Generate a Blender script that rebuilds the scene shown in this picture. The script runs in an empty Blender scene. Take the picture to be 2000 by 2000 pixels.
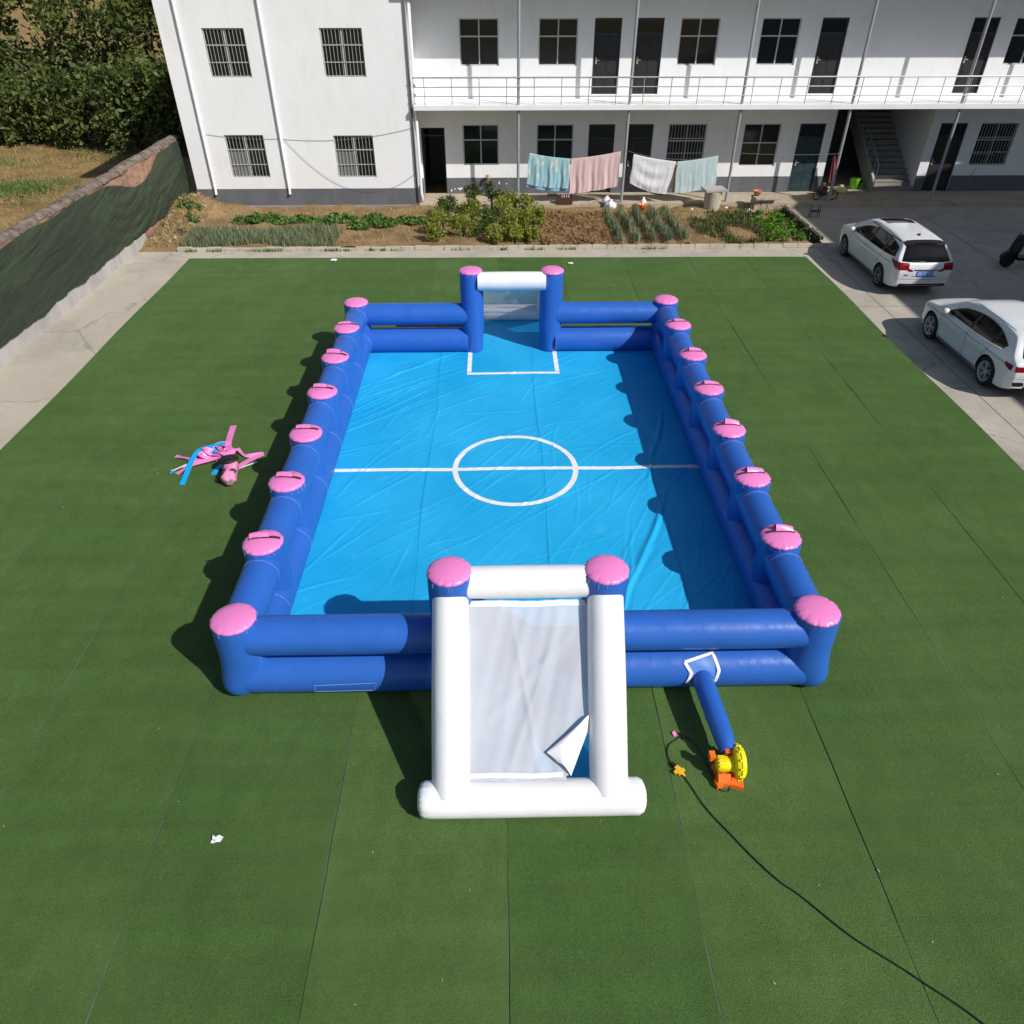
import bpy, bmesh, math, random
import numpy as np
from mathutils import Vector, Matrix
from mathutils.bvhtree import BVHTree
R = math.radians
rng = random.Random(7)
nrs = np.random.RandomState(11)
sc = bpy.context.scene
COL = sc.collection

# ------------------------------------------------------------------ camera, sky, sun, exposure
cam_d = bpy.data.cameras.new('camera'); cam = bpy.data.objects.new('camera', cam_d); COL.objects.link(cam)
cam_d.sensor_width = 36; cam_d.sensor_height = 36; cam_d.sensor_fit = 'HORIZONTAL'
cam_d.lens = 18 * 1450 / 1000.0
cam_d.clip_start = 0.1; cam_d.clip_end = 3000
CAM_H = 8.2
PITCH = math.atan(1100 / 1450.0)
YAW = math.atan(35.0 / (1450.0 / math.cos(PITCH)))
cam.location = (0, 0, CAM_H)
cam.rotation_euler = (math.pi / 2 - PITCH, 0, -YAW)
sc.camera = cam

SUN_EL = math.atan(1 / 1.17)
SUN_AZ = math.atan2(0.915, -0.73)
w = bpy.data.worlds.new('World'); sc.world = w; w.use_nodes = True
wn = w.node_tree.nodes; wl = w.node_tree.links
bgn = wn['Background']
sky = wn.new('ShaderNodeTexSky'); sky.sky_type = 'NISHITA'; sky.sun_disc = False
sky.sun_elevation = SUN_EL; sky.sun_rotation = SUN_AZ
sky.air_density = 1.0; sky.dust_density = 1.2; sky.ozone_density = 1.0
wl.new(sky.outputs[0], bgn.inputs[0]); bgn.inputs[1].default_value = 0.078
sun_d = bpy.data.lights.new('sun', 'SUN'); sun = bpy.data.objects.new('sun', sun_d); COL.objects.link(sun)
sun_d.energy = 4.3; sun_d.angle = R(0.53); sun_d.color = (1.0, 0.965, 0.91)
sun.rotation_euler = Vector((-0.915, 0.73, -1.0)).to_track_quat('-Z', 'Y').to_euler()
sun.location = (20, -16, 22)
sc.view_settings.view_transform = 'Standard'; sc.view_settings.look = 'None'
sc.view_settings.exposure = 0.1; sc.view_settings.gamma = 1.0
sc.cycles.max_bounces = 6; sc.cycles.transparent_max_bounces = 12

# ------------------------------------------------------------------ materials
def new_mat(name):
    m = bpy.data.materials.new(name); m.use_nodes = True
    nt = m.node_tree; return m, nt, nt.nodes['Principled BSDF']
def lin(c):
    return tuple(((x / 255.0) / 12.92 if x <= 10 else (((x / 255.0) + 0.055) / 1.055) ** 2.4) for x in c)
def pos_node(nt, scale=(1, 1, 1), rot=(0, 0, 0)):
    g = nt.nodes.new('ShaderNodeNewGeometry'); mp = nt.nodes.new('ShaderNodeMapping')
    mp.inputs['Scale'].default_value = scale; mp.inputs['Rotation'].default_value = rot
    nt.links.new(g.outputs['Position'], mp.inputs['Vector']); return mp.outputs[0]
def pos_rs(nt, rot, scale):
    v = pos_node(nt, (1, 1, 1), rot); mp = nt.nodes.new('ShaderNodeMapping'); mp.inputs['Scale'].default_value = scale
    nt.links.new(v, mp.inputs['Vector']); return mp.outputs[0]
def noise(nt, vec, scale, detail=4, rough=0.55, dist=0):
    n = nt.nodes.new('ShaderNodeTexNoise'); n.inputs['Scale'].default_value = scale
    n.inputs['Detail'].default_value = detail; n.inputs['Roughness'].default_value = rough; n.inputs['Distortion'].default_value = dist
    nt.links.new(vec, n.inputs['Vector']); return n.outputs['Fac']
def ramp(nt, fac, stops):
    r = nt.nodes.new('ShaderNodeValToRGB'); el = r.color_ramp.elements
    while len(el) > 1: el.remove(el[-1])
    el[0].position = stops[0][0]; el[0].color = tuple(stops[0][1]) + (1,)
    for p, c in stops[1:]:
        e = el.new(p); e.color = tuple(c) + (1,)
    nt.links.new(fac, r.inputs[0]); return r.outputs[0]
def mixc(nt, fac, a, b, mode='MIX'):
    n = nt.nodes.new('ShaderNodeMix'); n.data_type = 'RGBA'; n.blend_type = mode
    if isinstance(fac, (int, float)): n.inputs[0].default_value = fac
    else: nt.links.new(fac, n.inputs[0])
    for i, v in ((6, a), (7, b)):
        if isinstance(v, tuple): n.inputs[i].default_value = v + (1,) if len(v) == 3 else v
        else: nt.links.new(v, n.inputs[i])
    return n.outputs[2]
def bump(nt, bs, h, strength=0.3, dist=0.02):
    b = nt.nodes.new('ShaderNodeBump'); b.inputs['Strength'].default_value = strength; b.inputs['Distance'].default_value = dist
    nt.links.new(h, b.inputs['Height']); nt.links.new(b.outputs[0], bs.inputs['Normal']); return b
def sc_(c, k): return tuple(min(1.0, max(0.0, x * k)) for x in c)
def M(name, col, rough=0.6, var=0.12, scale=3.0, bmp=0.0, bscale=40, spec=0.4, metal=0.0, coat=0.0, detail=5, bdist=0.01):
    m, nt, bs = new_mat(name)
    v = pos_node(nt)
    if var > 0:
        f = noise(nt, v, scale, detail)
        c = ramp(nt, f, [(0.3, sc_(col, 1 - var)), (0.7, sc_(col, 1 + var))])
        nt.links.new(c, bs.inputs['Base Color'])
    else: bs.inputs['Base Color'].default_value = tuple(col) + (1,)
    bs.inputs['Roughness'].default_value = rough; bs.inputs['Specular IOR Level'].default_value = spec
    bs.inputs['Metallic'].default_value = metal; bs.inputs['Coat Weight'].default_value = coat
    if bmp > 0: bump(nt, bs, noise(nt, v, bscale, 4), bmp, bdist)
    return m
def leaf_mat(name, cols, rough=0.55, trans=0.25):
    m, nt, bs = new_mat(name)
    g = nt.nodes.new('ShaderNodeNewGeometry')
    stops = [(i / max(1, len(cols) - 1), c) for i, c in enumerate(cols)]
    c = ramp(nt, g.outputs['Random Per Island'], stops)
    f = noise(nt, pos_node(nt), 1.7, 3)
    c = mixc(nt, f, mixc(nt, 1.0, c, (0.62, 0.66, 0.6), 'MULTIPLY'), c)
    nt.links.new(c, bs.inputs['Base Color']); bs.inputs['Roughness'].default_value = rough
    bs.inputs['Specular IOR Level'].default_value = 0.3
    tr = nt.nodes.new('ShaderNodeBsdfTranslucent'); nt.links.new(c, tr.inputs[0])
    mx = nt.nodes.new('ShaderNodeMixShader'); mx.inputs[0].default_value = trans
    nt.links.new(bs.outputs[0], mx.inputs[1]); nt.links.new(tr.outputs[0], mx.inputs[2])
    nt.links.new(mx.outputs[0], nt.nodes['Material Output'].inputs[0]); return m

MT = {}
def vinyl(name, col, rough=0.36, var=0.05):
    m, nt, bs = new_mat(name)
    v = pos_node(nt)
    c = ramp(nt, noise(nt, v, 1.3, 6), [(0.3, sc_(col, 1 - var)), (0.7, sc_(col, 1 + var))])
    nt.links.new(c, bs.inputs['Base Color'])
    rr = ramp(nt, noise(nt, v, 5, 5), [(0.3, (rough * .8,) * 3), (0.7, (rough * 1.25,) * 3)])
    nt.links.new(rr, bs.inputs['Roughness']); bs.inputs['Specular IOR Level'].default_value = 0.42
    h1 = noise(nt, v, 2.2, 3, 0.5, 0.3); h2 = noise(nt, v, 14, 3)
    ad = nt.nodes.new('ShaderNodeMath'); ad.operation = 'MULTIPLY_ADD'
    nt.links.new(h2, ad.inputs[0]); ad.inputs[1].default_value = 0.12; nt.links.new(h1, ad.inputs[2])
    bump(nt, bs, ad.outputs[0], 0.25, 0.05)
    return m
MT['blue'] = vinyl('blue_vinyl', (0.024, 0.118, 0.47))
MT['pink'] = vinyl('pink_vinyl', (0.80, 0.225, 0.53), 0.3)
MT['white'] = vinyl('white_vinyl', (0.80, 0.80, 0.82), 0.42, 0.03)
MT['seam'] = M('weld_seam_and_glint', (0.24, 0.36, 0.72), 0.5, 0.1)  # pale tone for weld seams and for the glints drawn on pillar rims
def floor_mat():
    m, nt, bs = new_mat('light_blue_vinyl_sheet')
    v = pos_node(nt)
    base = (0.010, 0.385, 0.74)
    c = ramp(nt, noise(nt, v, 0.5, 6), [(0.32, sc_(base, 0.90)), (0.68, (0.022, 0.42, 0.78))])
    # dusty scuffs
    sc2 = ramp(nt, noise(nt, v, 1.4, 8, 0.7, 0.5), [(0.60, (0, 0, 0)), (0.78, (0.30, 0.30, 0.30))])
    c = mixc(nt, sc2, c, (0.18, 0.50, 0.78))
    nt.links.new(c, bs.inputs['Base Color']); bs.inputs['Roughness'].default_value = 0.48; bs.inputs['Specular IOR Level'].default_value = 0.35
    v2 = pos_rs(nt, (0, 0, R(-46)), (0.22, 1, 1))
    h = noise(nt, v2, 3.0, 6, 0.55, 0.6); h2 = noise(nt, v2, 16, 4)
    ad = nt.nodes.new('ShaderNodeMath'); ad.operation = 'MULTIPLY_ADD'
    nt.links.new(h2, ad.inputs[0]); ad.inputs[1].default_value = 0.16; nt.links.new(h, ad.inputs[2])
    bump(nt, bs, ad.outputs[0], 0.24, 0.05); return m
MT['floor'] = floor_mat()
MT['line'] = M('white_line_print', (0.78, 0.80, 0.82), 0.5, 0.06, 4)
MT['strap_grey'] = M('dark_hook_tape', (0.05, 0.03, 0.05), 0.8, 0.2)

def net_mat():
    m, nt, bs = new_mat('white_mesh_net')
    v = pos_node(nt)
    bs.inputs['Base Color'].default_value = (0.74, 0.75, 0.79, 1); bs.inputs['Roughness'].default_value = 0.8
    h = noise(nt, pos_rs(nt, (0, 0, R(20)), (1, .35, .35)), 7, 3); bump(nt, bs, h, 0.22, 0.03)
    t = nt.nodes.new('ShaderNodeBsdfTransparent'); mx = nt.nodes.new('ShaderNodeMixShader')
    f = ramp(nt, noise(nt, v, 3, 3), [(0.3, (0.20,) * 3), (0.7, (0.25,) * 3)]); nt.links.new(f, mx.inputs[0])
    tl = nt.nodes.new('ShaderNodeBsdfTranslucent'); tl.inputs[0].default_value = (0.6, 0.62, 0.66, 1)
    mx0 = nt.nodes.new('ShaderNodeMixShader'); mx0.inputs[0].default_value = 0.25
    nt.links.new(bs.outputs[0], mx0.inputs[1]); nt.links.new(tl.outputs[0], mx0.inputs[2])
    nt.links.new(mx0.outputs[0], mx.inputs[1]); nt.links.new(t.outputs[0], mx.inputs[2])
    nt.links.new(mx.outputs[0], nt.nodes['Material Output'].inputs[0]); return m
MT['net'] = net_mat()

def turf_mat():
    m, nt, bs = new_mat('artificial_turf')
    v = pos_node(nt); oi = nt.nodes.new('ShaderNodeObjectInfo')
    a = (0.070, 0.140, 0.033); b = (0.122, 0.205, 0.062)
    fine = noise(nt, pos_node(nt, (1, 0.75, 1)), 85, 3, 0.75)
    c = ramp(nt, fine, [(0.25, sc_(a, 0.55)), (0.5, a), (0.78, b)])
    big = ramp(nt, noise(nt, v, 0.55, 6, 0.6), [(0.3, (0.84, 0.88, 0.78)), (0.7, (1.14, 1.08, 1.14))])
    c = mixc(nt, 1.0, c, big, 'MULTIPLY')
    mid = ramp(nt, noise(nt, pos_node(nt, (1, 0.6, 1)), 3.2, 5, 0.65), [(0.3, (0.88, 0.90, 0.86)), (0.7, (1.10, 1.08, 1.12))])
    c = mixc(nt, 1.0, c, mid, 'MULTIPLY')
    tone = ramp(nt, oi.outputs['Random'], [(0, (0.87, 0.91, 0.88)), (1, (1.12, 1.07, 1.14))])  # sheen of each roll's pile direction put into its tone
    c = mixc(nt, 1.0, c, tone, 'MULTIPLY')
    streak = ramp(nt, noise(nt, pos_node(nt, (0.16, 2.2, 1)), 1.2, 4), [(0.35, (0.93,) * 3), (0.65, (1.06,) * 3)])
    c = mixc(nt, 1.0, c, streak, 'MULTIPLY')
    # flattened pale wisps and specks of dust
    w1 = ramp(nt, noise(nt, pos_node(nt, (1, 1, 1), (0, 0, .6)), 22, 5, 0.6, 2.0), [(0.72, (0, 0, 0)), (0.80, (0.4,) * 3)])
    c = mixc(nt, w1, c, (0.20, 0.22, 0.13))
    sp = ramp(nt, noise(nt, v, 9, 6, 0.8), [(0.74, (0, 0, 0)), (0.82, (0.35,) * 3)])
    c = mixc(nt, sp, c, (0.12, 0.12, 0.07))
    nt.links.new(c, bs.inputs['Base Color']); bs.inputs['Roughness'].default_value = 0.75; bs.inputs['Specular IOR Level'].default_value = 0.2
    bump(nt, bs, fine, 0.8, 0.02); return m
MT['turf'] = turf_mat()
def concrete(name, a, b, stain, joints=False):
    m, nt, bs = new_mat(name)
    v = pos_node(nt)
    c = ramp(nt, noise(nt, v, 0.7, 8, 0.62), [(0.3, a), (0.7, b)])
    st = ramp(nt, noise(nt, v, 0.35, 6, 0.65, 0.8), [(0.48, (0, 0, 0)), (0.70, (0.8,) * 3)])
    c = mixc(nt, st, c, stain)
    st2 = ramp(nt, noise(nt, pos_node(nt, (2.2, 0.5, 1)), 0.8, 7, 0.7, 0.4), [(0.55, (0, 0, 0)), (0.75, (0.45,) * 3)])
    c = mixc(nt, st2, c, sc_(stain, 0.8))
    g = ramp(nt, noise(nt, v, 60, 3, 0.7), [(0.3, (0.90,) * 3), (0.7, (1.07,) * 3)])
    c = mixc(nt, 1.0, c, g, 'MULTIPLY')
    cr = nt.nodes.new('ShaderNodeTexVoronoi'); cr.feature = 'DISTANCE_TO_EDGE'; cr.inputs['Scale'].default_value = 0.22
    nt.links.new(pos_node(nt, (1, 1, 1)), cr.inputs['Vector'])
    dst = nt.nodes.new('ShaderNodeVectorMath'); dst.operation = 'MULTIPLY_ADD'; nz = nt.nodes.new('ShaderNodeTexNoise'); nz.inputs['Scale'].default_value = 1.3; nz.inputs['Detail'].default_value = 6
    nt.links.new(v, nz.inputs['Vector']); nt.links.new(nz.outputs['Color'], dst.inputs[0]); dst.inputs[1].default_value = (1.2, 1.2, 0); nt.links.new(v, dst.inputs[2]); nt.links.new(dst.outputs[0], cr.inputs['Vector'])
    ck = ramp(nt, cr.outputs['Distance'], [(0.0, (0.62,) * 3), (0.006, (1,) * 3)]); c = mixc(nt, 1.0, c, ck, 'MULTIPLY')
    nt.links.new(c, bs.inputs['Base Color']); bs.inputs['Roughness'].default_value = 0.85; bs.inputs['Specular IOR Level'].default_value = 0.25
    bump(nt, bs, noise(nt, v, 25, 6), 0.2, 0.01); return m
MT['concrete'] = concrete('yard_concrete', (0.40, 0.355, 0.29), (0.50, 0.45, 0.375), (0.30, 0.275, 0.24))
MT['walk'] = concrete('walkway_concrete', (0.42, 0.34, 0.25), (0.50, 0.42, 0.31), (0.32, 0.27, 0.21))
MT['kerb'] = concrete('kerb_concrete', (0.44, 0.39, 0.31), (0.56, 0.50, 0.41), (0.36, 0.31, 0.25))
MT['gap'] = M('dark_gap', (0.10, 0.115, 0.085), 0.95, 0.3)
MT['field'] = None
def soil_mat(name, a, b, c3, green=None, s=1.0):
    m, nt, bs = new_mat(name); v = pos_node(nt)
    c = ramp(nt, noise(nt, v, 0.9 * s, 8, 0.65), [(0.28, a), (0.5, b), (0.72, c3)])
    f = noise(nt, v, 18 * s, 6, 0.7)
    g = ramp(nt, f, [(0.3, (0.62,) * 3), (0.7, (1.22,) * 3)]); c = mixc(nt, 1.0, c, g, 'MULTIPLY')
    if green:
        gf = ramp(nt, noise(nt, v, 0.35 * s, 6, 0.6), [(0.52, (0,) * 3), (0.66, (0.75,) * 3)]); c = mixc(nt, gf, c, green)
    nt.links.new(c, bs.inputs['Base Color']); bs.inputs['Roughness'].default_value = 0.95; bs.inputs['Specular IOR Level'].default_value = 0.1
    bump(nt, bs, f, 0.8, 0.06); return m
MT['soil'] = soil_mat('garden_soil', (0.20, 0.13, 0.065), (0.30, 0.20, 0.10), (0.42, 0.29, 0.15), None, 1.2)
MT['field'] = soil_mat('dry_field', (0.20, 0.135, 0.058), (0.31, 0.21, 0.09), (0.42, 0.29, 0.13), (0.11, 0.115, 0.04))
MT['drysoil'] = soil_mat('dry_straw_soil', (0.13, 0.07, 0.035), (0.28, 0.165, 0.08), (0.44, 0.29, 0.155), None, 3)
def plaster(name, col, dirt, lo=0.5, hi=0.75, amt=0.4):
    m, nt, bs = new_mat(name); v = pos_node(nt)
    c = ramp(nt, noise(nt, v, 0.6, 6), [(0.3, sc_(col, 0.95)), (0.7, col)])
    d = ramp(nt, noise(nt, pos_node(nt, (1.5, 1.5, 0.45)), 1.5, 8, 0.65, 0.3), [(lo, (0,) * 3), (hi, (amt,) * 3)])
    c = mixc(nt, d, c, dirt); nt.links.new(c, bs.inputs['Base Color'])
    bs.inputs['Roughness'].default_value = 0.85; bs.inputs['Specular IOR Level'].default_value = 0.2
    bump(nt, bs, noise(nt, v, 30, 5), 0.15, 0.01); return m
MT['wallwhite'] = plaster('white_wall_paint', (0.85, 0.85, 0.86), (0.62, 0.61, 0.60), 0.5, 0.8, 0.38)
MT['plinth'] = plaster('grey_plinth_paint', (0.125, 0.132, 0.15), (0.19, 0.185, 0.19), 0.45, 0.75, 0.6)
MT['plinthbase'] = plaster('worn_plinth_foot', (0.33, 0.29, 0.25), (0.16, 0.15, 0.15), 0.4, 0.7, 0.6)
MT['chipped'] = M('exposed_white_plaster', (0.72, 0.70, 0.66), 0.9, 0.15, 8)
MT['frame'] = M('window_frame_metal', (0.48, 0.49, 0.49), 0.5, 0.08)
MT['grille'] = M('grille_paint', (0.42, 0.42, 0.40), 0.5, 0.15, 8)
MT['darkframe'] = M('dark_door_frame', (0.035, 0.037, 0.04), 0.6, 0.2)
def glass_mat(name, col, tr=0.25, rough=0.08):
    m, nt, bs = new_mat(name); bs.inputs['Base Color'].default_value = col + (1,); bs.inputs['Roughness'].default_value = rough
    bs.inputs['Specular IOR Level'].default_value = 0.6
    t = nt.nodes.new('ShaderNodeBsdfTransparent'); t.inputs[0].default_value = (0.75, 0.8, 0.8, 1); mx = nt.nodes.new('ShaderNodeMixShader'); mx.inputs[0].default_value = tr
    nt.links.new(bs.outputs[0], mx.inputs[1]); nt.links.new(t.outputs[0], mx.inputs[2]); nt.links.new(mx.outputs[0], nt.nodes['Material Output'].inputs[0]); return m
MT['glass'] = glass_mat('window_glass', (0.018, 0.022, 0.024), 0.35)
MT['clear'] = glass_mat('clear_window_glass', (0.05, 0.05, 0.045), 0.72)
MT['dustyglass'] = glass_mat('dusty_window_glass', (0.24, 0.25, 0.23), 0.25, 0.4)
MT['carglass'] = glass_mat('car_glass', (0.004, 0.005, 0.006), 0.0, 0.03); MT['carglass'].node_tree.nodes['Principled BSDF'].inputs['Specular IOR Level'].default_value = 0.22
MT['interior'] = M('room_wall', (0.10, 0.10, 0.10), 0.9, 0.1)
MT['curtain'] = M('faded_brown_curtain', (0.55, 0.38, 0.20), 0.9, 0.15, 4)
MT['teal'] = M('teal_steel_door', (0.025, 0.05, 0.06), 0.5, 0.3, 5)
MT['blackdoor'] = M('dark_screen_door', (0.02, 0.02, 0.023), 0.6, 0.3, 6)
MT['steel'] = M('grey_post_paint', (0.34, 0.35, 0.37), 0.45, 0.1, 6, metal=0.2)
MT['pipe'] = M('white_pvc_pipe', (0.72, 0.73, 0.76), 0.45, 0.06)
MT['wire'] = M('thin_wire', (0.18, 0.18, 0.20), 0.6, 0.1)
MT['black'] = M('black_rubber', (0.012, 0.012, 0.013), 0.55, 0.2)
MT['brick'] = None
def brick_mat():
    m, nt, bs = new_mat('old_red_brick'); 
    g = nt.nodes.new('ShaderNodeNewGeometry'); sep = nt.nodes.new('ShaderNodeSeparateXYZ'); nt.links.new(g.outputs['Position'], sep.inputs[0])
    cb = nt.nodes.new('ShaderNodeCombineXYZ'); ad = nt.nodes.new('ShaderNodeMath'); nt.links.new(sep.outputs[0], ad.inputs[0]); nt.links.new(sep.outputs[1], ad.inputs[1])
    nt.links.new(ad.outputs[0], cb.inputs[0]); nt.links.new(sep.outputs[2], cb.inputs[1])
    br = nt.nodes.new('ShaderNodeTexBrick'); br.inputs['Scale'].default_value = 1.0; br.inputs['Brick Width'].default_value = 0.24; br.inputs['Row Height'].default_value = 0.07
    br.inputs['Mortar Size'].default_value = 0.008
    br.inputs['Color1'].default_value = (0.30, 0.13, 0.075, 1); br.inputs['Color2'].default_value = (0.42, 0.21, 0.13, 1); br.inputs['Mortar'].default_value = (0.38, 0.31, 0.25, 1)
    nt.links.new(cb.outputs[0], br.inputs['Vector'])
    f = ramp(nt, noise(nt, pos_node(nt), 2.5, 6), [(0.3, (0.65,) * 3), (0.7, (1.2,) * 3)])
    c = mixc(nt, 1.0, br.outputs[0], f, 'MULTIPLY'); nt.links.new(c, bs.inputs['Base Color']); bs.inputs['Roughness'].default_value = 0.92
    iv = nt.nodes.new('ShaderNodeMath'); iv.operation = 'SUBTRACT'; iv.inputs[0].default_value = 1; nt.links.new(br.outputs['Fac'], iv.inputs[1])
    bump(nt, bs, iv.outputs[0], 0.6, 0.01); return m
MT['brick'] = brick_mat()
MT['coping'] = M('weathered_brick_coping', (0.175, 0.135, 0.11), 0.95, 0.6, 5, 0.8, 18, bdist=.03)
MT['plasterbase'] = plaster('grey_wall_render', (0.44, 0.42, 0.40), (0.28, 0.27, 0.27), 0.4, 0.65, 0.7)
def shade_mat():
    m, nt, bs = new_mat('dark_green_shade_net')
    v = pos_rs(nt, (R(-9), 0, 0), (1, 0.16, 1.1))
    c = ramp(nt, noise(nt, v, 2.2, 6, 0.6, 0.5), [(0.28, (0.030, 0.038, 0.030)), (0.5, (0.040, 0.052, 0.035)), (0.74, (0.052, 0.080, 0.036))])
    nt.links.new(c, bs.inputs['Base Color']); bs.inputs['Roughness'].default_value = 0.75; bs.inputs['Specular IOR Level'].default_value = 0.2
    h = noise(nt, v, 4, 4, 0.5, 0.8); bump(nt, bs, h, 0.7, 0.10); return m
MT['shade'] = shade_mat()

# ------------------------------------------------------------------ mesh helpers
class MB:
    def __init__(s): s.v = []; s.f = []; s.mi = []; s.m = 0
    def add(s, vs, fs):
        o = len(s.v); s.v.extend([tuple(p) for p in vs])
        for f in fs: s.f.append(tuple(i + o for i in f)); s.mi.append(s.m)
    def box(s, a, b):
        (x0, y0, z0), (x1, y1, z1) = a, b
        s.add([(x0, y0, z0), (x1, y0, z0), (x1, y1, z0), (x0, y1, z0), (x0, y0, z1), (x1, y0, z1), (x1, y1, z1), (x0, y1, z1)],
              [(0, 3, 2, 1), (4, 5, 6, 7), (0, 1, 5, 4), (1, 2, 6, 5), (2, 3, 7, 6), (3, 0, 4, 7)])
    def obox(s, c, ax, ay, az):
        c = Vector(c); ax, ay, az = Vector(ax), Vector(ay), Vector(az)
        vs = [c + sx * ax + sy * ay + sz * az for sz in (-1, 1) for sx, sy in ((-1, -1), (1, -1), (1, 1), (-1, 1))]
        s.add(vs, [(0, 3, 2, 1), (4, 5, 6, 7), (0, 1, 5, 4), (1, 2, 6, 5), (2, 3, 7, 6), (3, 0, 4, 7)])
    def tube(s, pts, r, n=10, caps=True, closed=False):
        pts = [Vector(p) for p in pts]; rs = r if isinstance(r, (list, tuple)) else [r] * len(pts)
        k = len(pts); rings = []
        up = None
        for i in range(k):
            if closed: d = (pts[(i + 1) % k] - pts[i - 1])
            else: d = (pts[min(i + 1, k - 1)] - pts[max(i - 1, 0)])
            if d.length < 1e-9: d = Vector((0, 0, 1))
            d.normalize()
            if up is None:
                up = Vector((0, 0, 1)) if abs(d.z) < 0.9 else Vector((0, 1, 0))
            a = d.cross(up)
            if a.length < 1e-6: a = d.cross(Vector((1, 0, 0)))
            a.normalize(); b = a.cross(d).normalized(); up = b
            rings.append([pts[i] + rs[i] * (math.cos(t) * a + math.sin(t) * b) for t in [2 * math.pi * j / n for j in range(n)]])
        vs = [p for ring in rings for p in ring]; fs = []
        for i in range(k if closed else k - 1):
            i2 = (i + 1) % k
            for j in range(n): fs.append((i * n + j, i2 * n + j, i2 * n + (j + 1) % n, i * n + (j + 1) % n))
        if caps and not closed:
            fs.append(tuple(reversed(range(n)))[::-1]); fs.append(tuple(reversed(range((k - 1) * n, k * n))))
        s.add(vs, fs)
    def lathe(s, prof, c=(0, 0, 0), n=24, axis=(0, 0, 1), rip=None, caps=True):
        ax = Vector(axis).normalized(); a = ax.orthogonal().normalized(); b = ax.cross(a); c = Vector(c)
        vs = []; fs = []
        for i, (r, h) in enumerate(prof):
            for j in range(n):
                t = 2 * math.pi * j / n; dr, dh = rip(i, t) if rip else (0, 0)
                vs.append(c + ax * (h + dh) + (r + dr) * (math.cos(t) * a + math.sin(t) * b))
        for i in range(len(prof) - 1):
            for j in range(n): fs.append((i * n + j, i * n + (j + 1) % n, (i + 1) * n + (j + 1) % n, (i + 1) * n + j))
        if caps and prof[0][0] > 1e-5: fs.append(tuple(reversed(range(n))))
        if caps and prof[-1][0] > 1e-5: fs.append(tuple(range((len(prof) - 1) * n, len(prof) * n)))
        s.add(vs, fs)
    def grid(s, fn, nu, nv, flip=False):
        vs = [fn(i / nu, j / nv) for j in range(nv + 1) for i in range(nu + 1)]
        fs = []
        for j in range(nv):
            for i in range(nu):
                q = (j * (nu + 1) + i, j * (nu + 1) + i + 1, (j + 1) * (nu + 1) + i + 1, (j + 1) * (nu + 1) + i)
                fs.append(q[::-1] if flip else q)
        s.add(vs, fs)
    def prism(s, poly, a, b, plane='xz'):
        n = len(poly)
        def P(u, v, t): return {'xz': (u, t, v), 'xy': (u, v, t), 'yz': (t, u, v)}[plane]
        s.add([P(u, v, a) for u, v in poly] + [P(u, v, b) for u, v in poly],
              [tuple(range(n)), tuple(reversed(range(n, 2 * n)))] + [(i, i + n, (i + 1) % n + n, (i + 1) % n) for i in range(n)])
    def build(s, name, mat, parent=None, smooth=False, origin=None, sharp=None, fixn=True):
        me = bpy.data.meshes.new(name)
        off = Vector(origin) if origin is not None else Vector((0, 0, 0))
        base = Vector(parent_world(parent)) if parent is not None else Vector((0, 0, 0))
        me.from_pydata([tuple(Vector(p) - off) for p in s.v], [], s.f)
        mats = mat if isinstance(mat, (list, tuple)) else [mat]
        for mm in mats: me.materials.append(mm)
        if len(mats) > 1: me.polygons.foreach_set('material_index', s.mi)
        if fixn:
            bm = bmesh.new(); bm.from_mesh(me); bmesh.ops.recalc_face_normals(bm, faces=bm.faces); bm.to_mesh(me); bm.free()
        if smooth:
            me.polygons.foreach_set('use_smooth', [True] * len(me.polygons))
            if sharp: me.set_sharp_from_angle(angle=R(sharp))
        me.update()
        o = bpy.data.objects.new(name, me); COL.objects.link(o)
        if parent is not None: o.parent = parent; o.location = off - base
        else: o.location = off
        return o
def parent_world(p):
    v = Vector((0, 0, 0))
    while p is not None: v = v + p.location; p = p.parent
    return v
def tag(o, label=None, cat=None, group=None, kind=None):
    if label: o['label'] = label
    if cat: o['category'] = cat
    if group: o['group'] = group
    if kind: o['kind'] = kind
    return o
def empty(name, loc=(0, 0, 0), rz=0):
    e = bpy.data.objects.new(name, None); COL.objects.link(e); e.location = loc; e.rotation_euler = (0, 0, rz); e.empty_display_size = 0.2; return e
def copy_tree(o, parent=None):
    c = o.copy(); COL.objects.link(c)
    if parent is not None: c.parent = parent
    for ch in list(o.children): copy_tree(ch, c)
    return c
def structure(o): o['kind'] = 'structure'; return o

# ================================================================== GROUND
def flat(name, poly, z, mat, thick=None):
    mb = MB()
    mb.add([(x, y, z) for x, y in poly], [tuple(range(len(poly)))])
    o = mb.build(name, mat, fixn=False); return structure(o)
flat('ground', [(-900, -300), (900, -300), (900, 1500), (-900, 1500)], -0.03, MT['field'])
flat('concrete_yard', [(-12.25, -25), (60, -25), (60, 30.62), (11.25, 30.62), (11.25, 25.66), (-12.25, 25.66)], 0.0, MT['concrete'])
# expansion joints of the concrete as dark sunk lines
mb = MB()
for x in (11.04, 16.4):
    mb.box((x - 0.007, -20, 0.001), (x + 0.007, 30.5, 0.0045))
for y, x0, x1 in ((10.2, 10.4, 40), (15.4, 10.4, 40), (20.4, 10.4, 40), (28.9, 11.3, 16)):
    mb.box((x0, y - 0.005, 0.001), (x1, y + 0.005, 0.0045))
structure(mb.build('concrete_joint', MT['gap']))

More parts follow.
